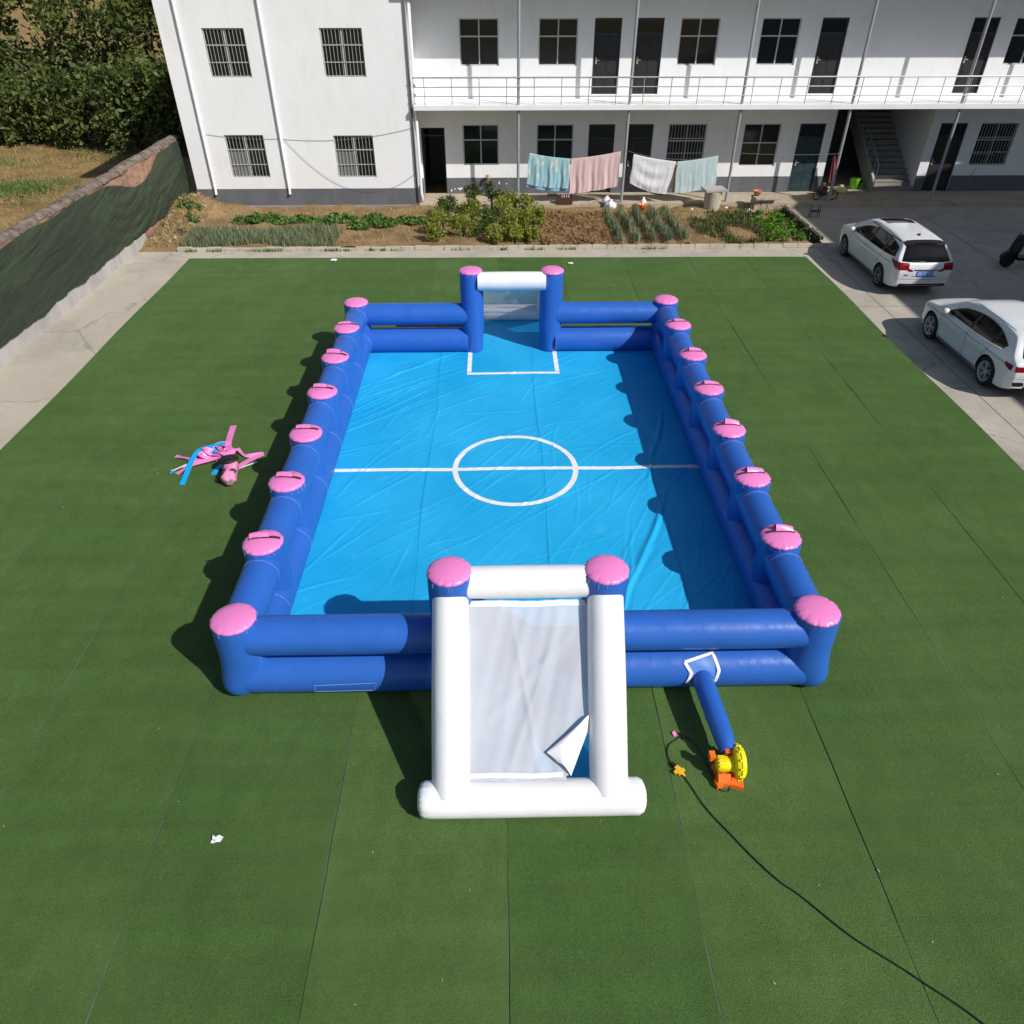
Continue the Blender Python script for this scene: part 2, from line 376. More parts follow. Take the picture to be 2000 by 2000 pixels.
# turf: ten rolls side by side with open seams
turf = structure(empty('turf', (0, 0, 0)))
seams = [-10.22, -8.15, -6.10, -4.02, -1.99, 0.03, 2.07, 4.13, 6.35, 8.2, 10.30]
for i in range(10):
    x0, x1 = seams[i], seams[i + 1]
    mb = MB(); n = 90; ya = -3.0
    def yb(x): return 24.92 + (x + 10.2) / 20.5 * -0.22
    ph = rng.random() * 9
    def fn(u, v, x0=x0, x1=x1):
        y = ya + v * (yb(x0 + u * (x1 - x0)) - ya)
        e0 = 0.006 + 0.004 * math.sin(y * 1.3 + seams.index(x0) * 2.1) + 0.004 * math.sin(y * 4.1 + x0)
        e1 = 0.006 + 0.004 * math.sin(y * 1.1 + x1 * 2.1) + 0.004 * math.sin(y * 3.7 + x1)
        if x0 == seams[0]: e0 = 0.02 * math.sin(y * .9)
        if x1 == seams[-1]: e1 = 0.02 * math.sin(y * .8)
        xx = x0 + e0 + u * (x1 - x0 - e0 - e1)
        return (xx, y, 0.018 + 0.006 * math.sin(y * .8 + xx * .9) * (0.3 + abs(u - .5)))
    mb.grid(fn, 6, n)
    mb.build('turf_strip', MT['turf'], turf, smooth=True)
mb = MB(); q = random.Random(77)
for i in range(260):
    x = q.uniform(-10, 10.1); y = q.uniform(2.4, 24.5); a = q.uniform(0, 6.28); L = q.uniform(.004, .018); wd = q.uniform(.002, .007)
    if -3.9 < x < 4.6 and 6.5 < y < 18.2: continue
    z = .028 + q.uniform(0, .006); ca, sa = math.cos(a), math.sin(a)
    mb.add([(x - L * ca - wd * sa, y - L * sa + wd * ca, z), (x - L * ca + wd * sa, y - L * sa - wd * ca, z), (x + L * ca + wd * sa, y + L * sa - wd * ca, z + .004), (x + L * ca - wd * sa, y + L * sa + wd * ca, z + .004)], [(0, 1, 2, 3)])
tag(mb.build('turf_debris', M('pale_dry_bits', (.30, .30, .20), .9, .5, 1.3), fixn=False), 'tiny dry bits and dead blades scattered on the turf', 'debris', kind='stuff')
flat('turf_underlay', [(-10.16, -3), (10.24, -3), (10.24, 24.62), (-10.16, 24.84)], 0.011, MT['gap'])

# garden soil bed
def hsoil(x, y): return 0.03 + 0.05 * math.sin(x * 1.7 + .3) * math.sin(y * 2.1) + 0.03 * math.sin(x * 4.3 + y * 3.1) + (0.05 if y > 29.5 else 0)
mb = MB()
def fs(u, v):
    x = -12.2 + u * 23.3; y = 25.84 + v * 5.2
    z = hsoil(x, y)
    # heap of soil and rubble in the corner by the wall
    z += 0.55 * math.exp(-((x + 11.9) ** 2) / 0.9 - ((y - 30.2) ** 2) / 3.0) + 0.25 * math.exp(-((x + 11.8) ** 2) / 0.8 - ((y - 27.6) ** 2) / 2.5)
    if x < -10.75 or x > 10.9: z = z * min(1, v * 9) - .04 * (1 - min(1, v * 9))
    if 4.0 < x < 7.0:
        z += 0.07 * math.cos((x - 4.3) * 2 * math.pi / 0.565)
    return (x, y, z)
mb.grid(fs, 170, 40)
structure(mb.build('garden_soil', MT['soil'], smooth=True))
# dry patch with clods
mb = MB()
for i in range(1500):
    x = 1.5 + rng.random() * 2.5; y = 26.0 + rng.random() * 3.7
    r = 0.02 + rng.random() * 0.05; z = hsoil(x, y)
    a = rng.random() * 6.28
    mb.obox((x, y, z + r * .3), (r * math.cos(a), r * math.sin(a), r * .3), (-r * .7 * math.sin(a), r * .7 * math.cos(a), 0), (0, 0, r * .6))
tag(mb.build('soil_clods', MT['drysoil']), 'brown dry clods and straw covering bare garden patch', 'soil', kind='stuff')

# kerb blocks edging the bed
kerb = empty('garden_kerb', (0, 25.7, 0)); tag(kerb, 'low kerb of pale concrete blocks edging the garden beds', 'kerb')
x = -10.9; first = None
while x < 11.1:
    L = 0.505
    mb = MB(); h = 0.125
    mb.prism([(-L / 2 + .006, 0), (L / 2 - .006, 0), (L / 2 - .006, h - .012), (L / 2 - .018, h), (-L / 2 + .018, h), (-L / 2 + .006, h - .012)], -0.055, 0.055, 'xz')
    if first is None:
        first = mb.build('kerb_block', MT['kerb'], kerb); k = first
    else:
        k = first.copy(); COL.objects.link(k)
    wob = 0.035 if x < -2 else 0.010
    k.location = (x + L / 2, rng.uniform(-wob, wob) + (0.05 if x < -6 else 0), rng.uniform(-0.05 if x < -2 else -0.012, 0.01))
    k.rotation_euler = (rng.uniform(-.03, .03), rng.uniform(-.03, .03) if x < -2 else rng.uniform(-.01, .01), rng.uniform(-.05, .05) if x < -2 else rng.uniform(-.012, .012))
    x += L
# low wall on the right end of the garden
gw = empty('garden_side_wall', (11.1, 28, 0)); tag(gw, 'low dark brick wall closing the right end of the garden', 'wall')
MT['darkbrick'] = M('shaded_dark_brick', (0.085, 0.07, 0.055), 0.95, 0.4, 5, 0.5, 20)  # shade on the side wall's face is put into this dark colour
for i in range(14):
    for c in range(3):
        mb = MB(); y = 26.05 + i * 0.27 + (0.13 if c % 2 else 0); xx = 11.17 - (y - 26) * 0.02
        if c == 2 and rng.random() < 0.3: continue
        mb.box((xx - .07, y - .125, c * .1 + .005), (xx + .07, y + .125, c * .1 + .095))
        b = mb.build('brick', MT['darkbrick'], gw, origin=(xx, y, c * .1)); b.rotation_euler.z = rng.uniform(-.06, .06); b.location.x += rng.uniform(-.015, .015)

# raised walkway in front of the rooms
mb = MB(); mb.box((-3.05, 30.62, -0.1), (40, 32.36, 0.18)); structure(mb.build('walkway', MT['walk']))

# ================================================================== WALL HELPERS
def wall_holes(mb, x0, x1, z0, z1, yf, yb, holes):
    xs = sorted(set([x0, x1] + [h[0] for h in holes] + [h[1] for h in holes])); zs = sorted(set([z0, z1] + [h[2] for h in holes] + [h[3] for h in holes]))
    xs = [x for x in xs if x0 <= x <= x1]; zs = [z for z in zs if z0 <= z <= z1]
    def solid(i, j):
        if i < 0 or j < 0 or i >= len(xs) - 1 or j >= len(zs) - 1: return False
        cx = (xs[i] + xs[i + 1]) / 2; cz = (zs[j] + zs[j + 1]) / 2
        return not any(h[0] < cx < h[1] and h[2] < cz < h[3] for h in holes)
    for i in range(len(xs) - 1):
        for j in range(len(zs) - 1):
            if not solid(i, j): continue
            a, b, c, d = xs[i], xs[i + 1], zs[j], zs[j + 1]
            mb.add([(a, yf, c), (b, yf, c), (b, yf, d), (a, yf, d)], [(0, 1, 2, 3)])
            mb.add([(a, yb, c), (b, yb, c), (b, yb, d), (a, yb, d)], [(3, 2, 1, 0)])
            if not solid(i - 1, j): mb.add([(a, yf, c), (a, yb, c), (a, yb, d), (a, yf, d)], [(3, 2, 1, 0)])
            if not solid(i + 1, j): mb.add([(b, yf, c), (b, yb, c), (b, yb, d), (b, yf, d)], [(0, 1, 2, 3)])
            if not solid(i, j - 1): mb.add([(a, yf, c), (b, yf, c), (b, yb, c), (a, yb, c)], [(3, 2, 1, 0)])
            if not solid(i, j + 1): mb.add([(a, yf, d), (b, yf, d), (b, yb, d), (a, yb, d)], [(0, 1, 2, 3)])
def window(parent, x0, x1, z0, z1, y, grille=0, glass=None, trans=None, mull=0.5, rows=(), fr=None, gz=0.05, label=None):
    """frame (part) > pane, grille (sub-parts); y = wall face, window set back"""
    fr = fr or MT['frame']; t = 0.045; yy = y + 0.09
    mb = MB()
    mb.box((x0, yy - .03, z0), (x1, yy + .03, z0 + t)); mb.box((x0, yy - .03, z1 - t), (x1, yy + .03, z1))
    mb.box((x0, yy - .03, z0 + t), (x0 + t, yy + .03, z1 - t)); mb.box((x1 - t, yy - .03, z0 + t), (x1, yy + .03, z1 - t))
    zt = z0 + (z1 - z0) * (trans or 0.66); xm = x0 + (x1 - x0) * mull
    mb.box((x0 + t, yy - .026, zt - t / 2), (x1 - t, yy + .026, zt + t / 2))
    mb.box((xm - t / 2, yy - .023, z0 + t), (xm + t / 2, yy + .023, zt - t / 2)); mb.box((xm - t / 2, yy - .023, zt + t / 2), (xm + t / 2, yy + .023, z1 - t))
    f = mb.build('window', fr, parent, origin=((x0 + x1) / 2, y, z0))
    if label: f['label'] = label
    g = glass or [MT['glass']] * 4
    for q, (a, b, c, d) in enumerate(((x0 + t, xm - t / 2, z0 + t, zt - t / 2), (xm + t / 2, x1 - t, z0 + t, zt - t / 2), (x0 + t, xm - t / 2, zt + t / 2, z1 - t), (xm + t / 2, x1 - t, zt + t / 2, z1 - t))):
        mb = MB(); mb.box((a, yy + .004, c), (b, yy + .012, d)); p = mb.build('pane', g[q], f, origin=((a + b) / 2, yy, c))
    if grille:
        mb = MB(); n = grille; gy = y + gz
        for i in range(n + 1):
            x = x0 + .02 + (x1 - x0 - .04) * i / n; mb.tube([(x, gy, z0), (x, gy, z1)], 0.009, 5)
        for r in (0.02, 0.31, 0.66, 0.98):
            z = z0 + (z1 - z0) * r; mb.box((x0, gy - .006, z - .014), (x1, gy + .006, z + .014))
        mb.build('grille', MT['grille'], f, origin=((x0 + x1) / 2, y, z0))
    return f

# ================================================================== LEFT WHITE BLOCK
LB = empty('white_block', (-7.4, 31.0, 0)); tag(LB, 'white painted block with two barred windows above a grey plinth, beside the shade net wall', 'building')
yF = 31.0; zt = 7.4
holes = [(-10.25, -8.78, 1.12, 2.62), (-6.16, -4.67, 1.11, 2.59), (-10.25, -8.78, 4.5, 6.0), (-6.16, -4.67, 4.5, 6.0)]
mb = MB(); wall_holes(mb, -11.72, -3.08, 0.71, zt, yF, yF + 0.24, holes)
mb.add([(-11.72, yF + .24, .71), (-11.72, 40, .71), (-11.72, 40, zt), (-11.72, yF + .24, zt)], [(0, 1, 2, 3)])
mb.add([(-3.08, yF + .24, .71), (-3.08, 40, .71), (-3.08, 40, zt), (-3.08, yF + .24, zt)], [(3, 2, 1, 0)])
mb.add([(-11.72, 40, 0), (-3.08, 40, 0), (-3.08, 40, zt), (-11.72, 40, zt)], [(0, 1, 2, 3)])
mb.build('wall', MT['wallwhite'], LB, fixn=False)
mb = MB()
mb.add([(-11.745, yF - .03, -.05), (-3.055, yF - .03, -.05), (-3.055, yF - .03, .71), (-11.745, yF - .03, .71)], [(0, 1, 2, 3)])
mb.add([(-11.745, yF - .03, .71), (-3.055, yF - .03, .71), (-3.055, yF + .2, .71), (-11.745, yF + .2, .71)], [(0, 1, 2, 3)])
mb.add([(-11.745, yF - .03, -.05), (-11.745, 40, -.05), (-11.745, 40, .71), (-11.745, yF - .03, .71)], [(3, 2, 1, 0)])
mb.add([(-3.055, yF - .03, -.05), (-3.055, 40, -.05), (-3.055, 40, .71), (-3.055, yF - .03, .71)], [(0, 1, 2, 3)])
mb.build('plinth', MT['plinth'], LB, fixn=False)
mb = MB(); mb.box((-11.2, yF - .16, -.05), (-3.03, yF - .035, .10)); mb.build('plinth_foot', MT['plinthbase'], LB)
mb = MB(); mb.box((-11.95, yF - .35, zt + .003), (-2.85, 40.3, zt + .2)); mb.build('roof_slab', MT['plasterbase'], LB)
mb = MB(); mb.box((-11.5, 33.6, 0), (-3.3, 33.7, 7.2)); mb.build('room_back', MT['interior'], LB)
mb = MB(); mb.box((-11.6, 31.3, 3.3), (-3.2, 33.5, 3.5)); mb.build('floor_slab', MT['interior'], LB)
for i, h in enumerate(holes):
    gl = [MT['dustyglass'], MT['glass'], MT['glass'], MT['glass']] if i in (0, 1) else None
    window(LB, *h, yF, grille=11, glass=gl, trans=0.655, label=None)
for xp in (-11.0, -8.12):
    mb = MB(); mb.tube([(xp, yF - .06, zt), (xp, yF - .06, .62), (xp + .01, yF - .12, .52)], .05, 10)
    p = mb.build('drainpipe', MT['pipe'], LB, smooth=True, sharp=40)
    for z in (1.3, 2.9, 5.0):
        mb = MB(); mb.lathe([(.056, z), (.056, z + .03)], (xp, yF - .06, 0), 12); mb.build('bracket', MT['pipe'], p)
mb = MB(); mb.tube([(-3.12, yF - .05, zt), (-3.12, yF - .05, .2)], .035, 8); mb.build('drainpipe', MT['plinth'], LB, smooth=True)
mb = MB(); mb.tube([(-2.98, yF + .05, zt), (-2.98, yF + .05, .5), (-2.94, yF + .02, .2)], .06, 10); mb.build('drainpipe', MT['pipe'], LB, smooth=True)
mb = MB()
def sag(a, b, s, n=14):
    return [tuple(Vector(a).lerp(Vector(b), i / n) + Vector((0, 0, -4 * s * (i / n) * (1 - i / n)))) for i in range(n + 1)]
mb.tube(sag((-10.9, yF - .02, 2.66), (-8.1, yF - .02, 2.5), .08), .006, 5)
mb.tube(sag((-8.05, yF - .02, 2.48), (-3.1, yF - .02, 2.85), .2), .006, 5)
mb.tube(sag((-8.0, yF - .04, 2.5), (-3.1, yF - .04, 1.3), 1.25, 22), .006, 5)
mb.build('wire', MT['wire'], LB)

# ================================================================== VERANDA BUILDING BEHIND
VB = empty('veranda_building', (6, 32.3, 0)); tag(VB, 'long two storey white building with posts, dark doors, windows and open stairs', 'building')
yW = 32.3; zT = 7.4; zw = 0.18
D0 = (-2.97, -2.03, zw, 2.62); D1 = (3.65, 4.68, zw, 2.72); D2 = (5.19, 6.2, zw, 2.72); D3 = (12.0, 13.02, zw, 2.72); D4 = (17.6, 18.68, zw, 2.72)
W1 = (-1.32, 0.09, 1.26, 2.72); W2 = (1.6, 3.05, 1.26, 2.72); W3 = (6.81, 8.31, 1.18, 2.72); W4 = (9.8, 11.27, 1.17, 2.72); W5 = (19.22, 20.72, 1.17, 2.72); W6 = (22.2, 23.7, 1.17, 2.72)
ALC = (13.36, 17.22, zw, 3.3)
up = [(x, x + 1.45, 4.7, 6.2) for x in (-1.32, 1.6, 6.81, 9.8, 19.2)] + [(x, x + 1.0, 3.75, 6.2) for x in (3.65, 5.2, 12.0, 17.6)]
mb = MB(); wall_holes(mb, -3.05, 26, zw, zT, yW, yW + .24, [D0, D1, D2, D3, D4, W1, W2, W3, W4, W5, W6, ALC] + up)
mb.add([(26, yW + .24, 0), (26, 40, 0), (26, 40, zT), (26, yW + .24, zT)], [(0, 1, 2, 3)])
mb.add([(-3.05, 40, 0), (26, 40, 0), (26, 40, zT), (-3.05, 40, zT)], [(0, 1, 2, 3)])
mb.add([(17.22, yW + .24, 0), (17.22, 37, 0), (17.22, 37, 3.3), (17.22, yW + .24, 3.3)], [(0, 1, 2, 3)])
mb.build('wall', MT['wallwhite'], VB, fixn=False)
for pa, pb in ((-3.04, D0[0]), (D0[1], D1[0]), (D1[1], D2[0]), (D2[1], D3[0]), (D3[1], ALC[0]), (ALC[1], D4[0]), (D4[1], 26)):
    mb = MB(); mb.box((pa, yW - .02, zw + .002), (pb, yW - .001, .78)); mb.build('plinth', MT['plinth'], VB)
mb = MB()
for (x, z, w_, h_) in ((-1.72, .36, .06, .05), (-1.45, .36, .34, .06), (-1.2, .42, .22, .05), (-1.0, .44, .12, .04), (-.35, .52, .10, .03), (.1, .58, .07, .05), (-1.86, .3, .07, .06), (.4, .55, .08, .03)):
    n = 9
    poly = [(x + w_ * .5 * math.cos(t) * rng.uniform(.6, 1.15), z + h_ * math.sin(t) * rng.uniform(.5, 1.2)) for t in [6.283 * k / n for k in range(n)]]
    mb.prism(poly, yW - .024, yW - .0205, 'xz')
mb.build('chipped_paint', MT['chipped'], VB)
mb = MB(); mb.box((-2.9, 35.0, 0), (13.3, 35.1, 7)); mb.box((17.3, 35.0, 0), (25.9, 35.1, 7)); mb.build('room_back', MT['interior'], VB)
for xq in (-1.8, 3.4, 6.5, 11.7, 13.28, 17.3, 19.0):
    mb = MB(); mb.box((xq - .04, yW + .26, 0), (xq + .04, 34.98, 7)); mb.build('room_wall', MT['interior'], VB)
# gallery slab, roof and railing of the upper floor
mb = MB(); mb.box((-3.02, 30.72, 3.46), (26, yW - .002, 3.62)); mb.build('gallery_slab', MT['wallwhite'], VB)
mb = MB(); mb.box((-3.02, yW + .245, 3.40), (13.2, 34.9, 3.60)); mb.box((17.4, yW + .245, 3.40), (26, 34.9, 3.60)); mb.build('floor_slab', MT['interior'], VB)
mb = MB(); mb.box((-3.02, 30.5, zT + .003), (26.3, 40.3, zT + .2)); mb.build('roof_slab', MT['plasterbase'], VB)
mb = MB()
for z in (3.9, 4.2, 4.5): mb.tube([(-3.0, 30.8, z), (26, 30.8, z)], .02 if z < 4.4 else .028, 6)
for i in range(30): mb.tube([(-2.6 + i, 30.8, 3.62), (-2.6 + i, 30.8, 4.5)], .016, 6)
mb.build('railing', MT['steel'], VB)
for xq in (0.83, 4.93, 9.1, 13.22, 17.32, 21.4):
    mb = MB(); mb.tube([(xq, 30.86, zw), (xq, 30.86, zT)], .055, 12); mb.box((xq - .09, 30.77, zw), (xq + .09, 30.95, zw + .015))
    mb.lathe([(.062, 1.93), (.062, 1.97)], (xq, 30.86, 0), 12)
    mb.build('post', MT['steel'], VB, smooth=True, sharp=40)
window(VB, *W1, yW, trans=0.62); window(VB, *W2, yW, trans=0.62)
window(VB, *W3, yW, grille=12, trans=0.6); window(VB, *W4, yW, trans=0.55, fr=MT['frame'], glass=[MT['clear'], MT['clear'], MT['glass'], MT['glass']])
window(VB, *W5, yW, grille=12, trans=0.6); window(VB, *W6, yW, trans=0.6)
for h in up[:5]: window(VB, *h, yW, trans=0.62)
mb = MB(); mb.grid(lambda u, v: (9.85 + u * 1.4, yW + .2 + .02 * math.sin(u * 40), 1.2 + v * .95), 60, 2); mb.build('curtain', MT['curtain'], VB, smooth=True)
mb = MB(); mb.box((9.86, yW + .14, 1.22), (10.35, yW + .18, 1.5)); mb.box((10.45, yW + .14, 1.22), (10.98, yW + .18, 1.53)); mb.build('cardboard', M('cardboard', (.42, .30, .16), .9, .1), VB)
mb = MB(); mb.box((-1.25, yW + .16, 1.3), (-.72, yW + .17, 1.6)); mb.box((-.58, yW + .16, 1.3), (.0, yW + .17, 1.52)); mb.build('paper_stack', M('dusty_paper', (.32, .31, .29), .9, .2), VB)
def door(x0, x1, z0, z1, mat, trz=None, handle=True, fr=None, setback=.1):
    fr = fr or MT['darkframe']; t = .06
    mb = MB(); y = yW + setback
    mb.box((x0, y - .05, z0), (x0 + t, y + .05, z1)); mb.box((x1 - t, y - .05, z0), (x1, y + .05, z1)); mb.box((x0 + t, y - .05, z1 - t), (x1 - t, y + .05, z1))
    tz = trz or (z0 + (z1 - z0) * .8)
    mb.box((x0 + t, y - .045, tz - .03), (x1 - t, y + .045, tz + .03))
    d = mb.build('door', fr, VB, origin=((x0 + x1) / 2, y, z0))
    mb = MB(); mb.box((x0 + t, y - .02, z0 + .01), (x1 - t, y + .02, tz - .03))
    for a in range(2):
        for b in range(3):
            xx = x0 + t + .08 + a * (x1 - x0 - 2 * t - .1) / 2; zz = z0 + .12 + b * (tz - z0 - .2) / 3
            mb.box((xx, y - .032, zz), (xx + (x1 - x0 - 2 * t - .26) / 2, y - .0205, zz + (tz - z0 - .45) / 3))
    mb.build('leaf', mat, d, origin=((x0 + x1) / 2, y, z0))
    mb = MB(); mb.box((x0 + t, y + .0, tz + .03), (x1 - t, y + .01, z1 - t)); mb.build('transom_pane', MT['glass'], d, origin=((x0 + x1) / 2, y, z0))
    if handle:
        mb = MB(); mb.box((x0 + .10, y - .06, z0 + 1.0), (x0 + .15, y - .033, z0 + 1.22)); mb.tube([(x0 + .12, y - .07, z0 + 1.12), (x0 + .24, y - .07, z0 + 1.12)], .012, 6)
        mb.build('handle', M('door_brass', (.45, .40, .30), .4, .1), d, origin=((x0 + x1) / 2, y, z0))
    return d
door(*D1, MT['blackdoor']); door(*D2, MT['blackdoor']); d = door(*D3, MT['teal'], setback=.06); d['label'] = 'dark teal steel door'
door(*D4, MT['blackdoor'], trz=2.24)
for h in up[5:]: door(*h, MT['blackdoor'])
mb = MB(); mb.box((D0[0], yW + .1, zw), (D0[0] + .05, yW + .16, D0[3])); mb.box((D0[1] - .05, yW + .1, zw), (D0[1], yW + .16, D0[3])); mb.box((D0[0] + .05, yW + .1, D0[3] - .05), (D0[1] - .05, yW + .16, D0[3])); mb.box((D0[0] + .05, yW + .11, 2.3), (D0[1] - .05, yW + .15, 2.34))
d0 = mb.build('doorway', MT['darkframe'], VB)
# pillar end by the stairs, alcove, stairs
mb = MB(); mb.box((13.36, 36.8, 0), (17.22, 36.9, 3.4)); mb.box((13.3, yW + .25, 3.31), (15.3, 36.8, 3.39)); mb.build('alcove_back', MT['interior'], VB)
mb = MB(); mb.box((13.36, yW + .01, .05), (17.215, 36.8, .178)); mb.build('alcove_floor', MT['walk'], VB)
st = None
MT['stepc'] = concrete('stair_concrete', (0.24, 0.22, 0.20), (0.31, 0.29, 0.26), (0.2, 0.19, 0.17))
for i in range(15):
    mb = MB(); y0 = yW + .02 + i * .28; z1 = zw + .168 * (i + 1)
    mb.box((15.62, y0, max(0.1, z1 - .30)), (17.20, y0 + .30, z1 - .035))
    mb.box((15.60, y0 - .02, z1 - .034), (17.205, y0 + .30, z1)); mb.build('stair_step', MT['stepc'], VB, origin=(16.4, y0, z1))
mb = MB(); mb.prism([(yW + .02, zw), (yW + .02, zw + .25), (yW + .1, zw + .5), (yW + 4.2, zw + 2.95), (yW + 4.2, zw + 2.3), (yW + .6, zw)], 15.48, 15.58, 'yz')
mb.build('stair_parapet', MT['plasterbase'], VB)
mb = MB(); mb.tube([(15.53, yW - .05, zw), (15.53, yW - .05, zw + 1.05), (15.53, yW + 4.1, zw + 3.4)], .025, 8)
for i in range(8): mb.tube([(15.53, yW + .3 + i * .5, zw + .5 + i * .3), (15.53, yW + .3 + i * .5, zw + 1.25 + i * .29)], .012, 6)
mb.build('stair_handrail', MT['steel'], VB)
mb = MB(); mb.box((18.92, yW - .05, 1.55), (19.12, yW - .002, 1.72)); mb.build('meter_box', MT['wallwhite'], VB)
mb = MB(); mb.tube([(18.9, yW - .03, 1.62), (20.1, yW - .03, 1.58)], .012, 5); mb.tube([(19.6, yW - .06, 1.1), (19.45, yW - .06, .8), (19.4, yW - .06, .25)], .012, 5); mb.build('pipe', MT['steel'], VB)

# neighbouring block on the right, outside the picture: it throws the large shade over the yard
NB = empty('neighbour_block', (23, 0, 0)); tag(NB, 'tall pale block with pitched roof right of the yard, shading the parked cars', 'building')
nx, nh, ny = 22.5, 11.66, 23.15
mb = MB()
rl_ = [(nx, nh), (24.87, 12.42), (28.9, 13.12), (30.5, 13.75), (33, 15.5), (36, 15.5)]
mb.prism([(nx, 0), (36, 0)] + rl_[::-1], -22, ny, 'xz'); mb.build('wall', MT['plasterbase'], NB)
mb = MB(); mb.prism([(x, z + .003) for x, z in rl_] + [(x, z + .12) for x, z in rl_[::-1]], -22.2, ny + .05, 'xz'); mb.build('roof', MT['coping'], NB)
for i in range(9):
    for k in range(3):
        mb = MB(); y = -18 + i * 4.4; z = 1.2 + k * 3.5
        mb.box((nx - .03, y, z), (nx - .002, y + 1.5, z + 1.5)); mb.build('window', MT['glass'], NB)

# ================================================================== SHADE NET WALL ON THE LEFT
WL = empty('brick_wall', (-12.4, 20, 0)); tag(WL, 'old red brick boundary wall behind the dark green shade net', 'wall')
mb = MB(); mb.box((-12.60, -6, -.1), (-12.24, 31.5, 2.38)); mb.build('wall_body', MT['brick'], WL)
mb = MB(); mb.box((-12.235, -6, 0), (-12.205, 26.6, .62)); mb.build('wall_base_render', MT['plasterbase'], WL)
first = None; y = -5.8; kk = 0
while y < 31.4:
    L = 0.50
    if first is None:
        mb = MB(); mb.prism([(-.22, 0), (.22, 0), (.20, .07), (.06, .13), (-.06, .13), (-.20, .07)], -L / 2 + .008, L / 2 - .008, 'xz')
        first = mb.build('coping_block', MT['coping'], WL); c = first
    else: c = first.copy(); COL.objects.link(c)
    c.location = (-12.42 + 12.4 + rng.uniform(-.04, .04), y + L / 2 - 20, 2.382 + rng.uniform(-.012, .022)); c.rotation_euler = (rng.uniform(-.035, .035), rng.uniform(-.06, .06), rng.uniform(-.05, .05))
    y += L
# the net itself
def dip(y):
    if 24.4 < y < 29.2:
        t = (y - 24.4) / 4.8; return -0.56 * math.sin(math.pi * t ** 1.35) ** 0.95
    return 0
mb = MB()
NW = 700
def fnet(u, v):
    y = -5.5 + u * 36.9
    zt_ = 2.395 + dip(y) + .015 * math.sin(y * 2.3) - .03 * abs(math.sin(y * 1.1))
    zb_ = 0.41 + .025 * math.sin(y * 1.9) + .018 * math.sin(y * 5.1 + 1)
    z = zb_ + (zt_ - zb_) * v
    fold = 0
    for (yc, amp, kx, ph) in ((0, .012, 2.6, 0.), (0, .010, 5.7, 1.1), (0, .008, 9.3, 2.), (0, .006, 17.1, .7), (0, .005, 27.3, .2)):
        fold += amp * math.sin(y * kx + z * 1.2 * kx * .6 + ph + 1.4 * math.sin(z * 1.7 + y * .31))
    # swags hanging from the sagging stretch
    if 22 < y < 31:
        rr = math.hypot((y - 25.9) * .8, (z - 3.2)); fold += .020 * math.sin(rr * 17) * math.exp(-((y - 26.4) / 2.6) ** 2)
    bulge = .05 * math.sin(math.pi * v)
    return (-12.195 + .035 + fold * (1 - .55 * v) + bulge, y, z)
mb.grid(fnet, NW, 34)
netw = mb.build('shade_net', MT['shade'], smooth=True, origin=(-12.2, 13, 0), fixn=False)
tag(netw, 'dark green shade net hung along the brick boundary wall, sagging near its far end', 'shade net')

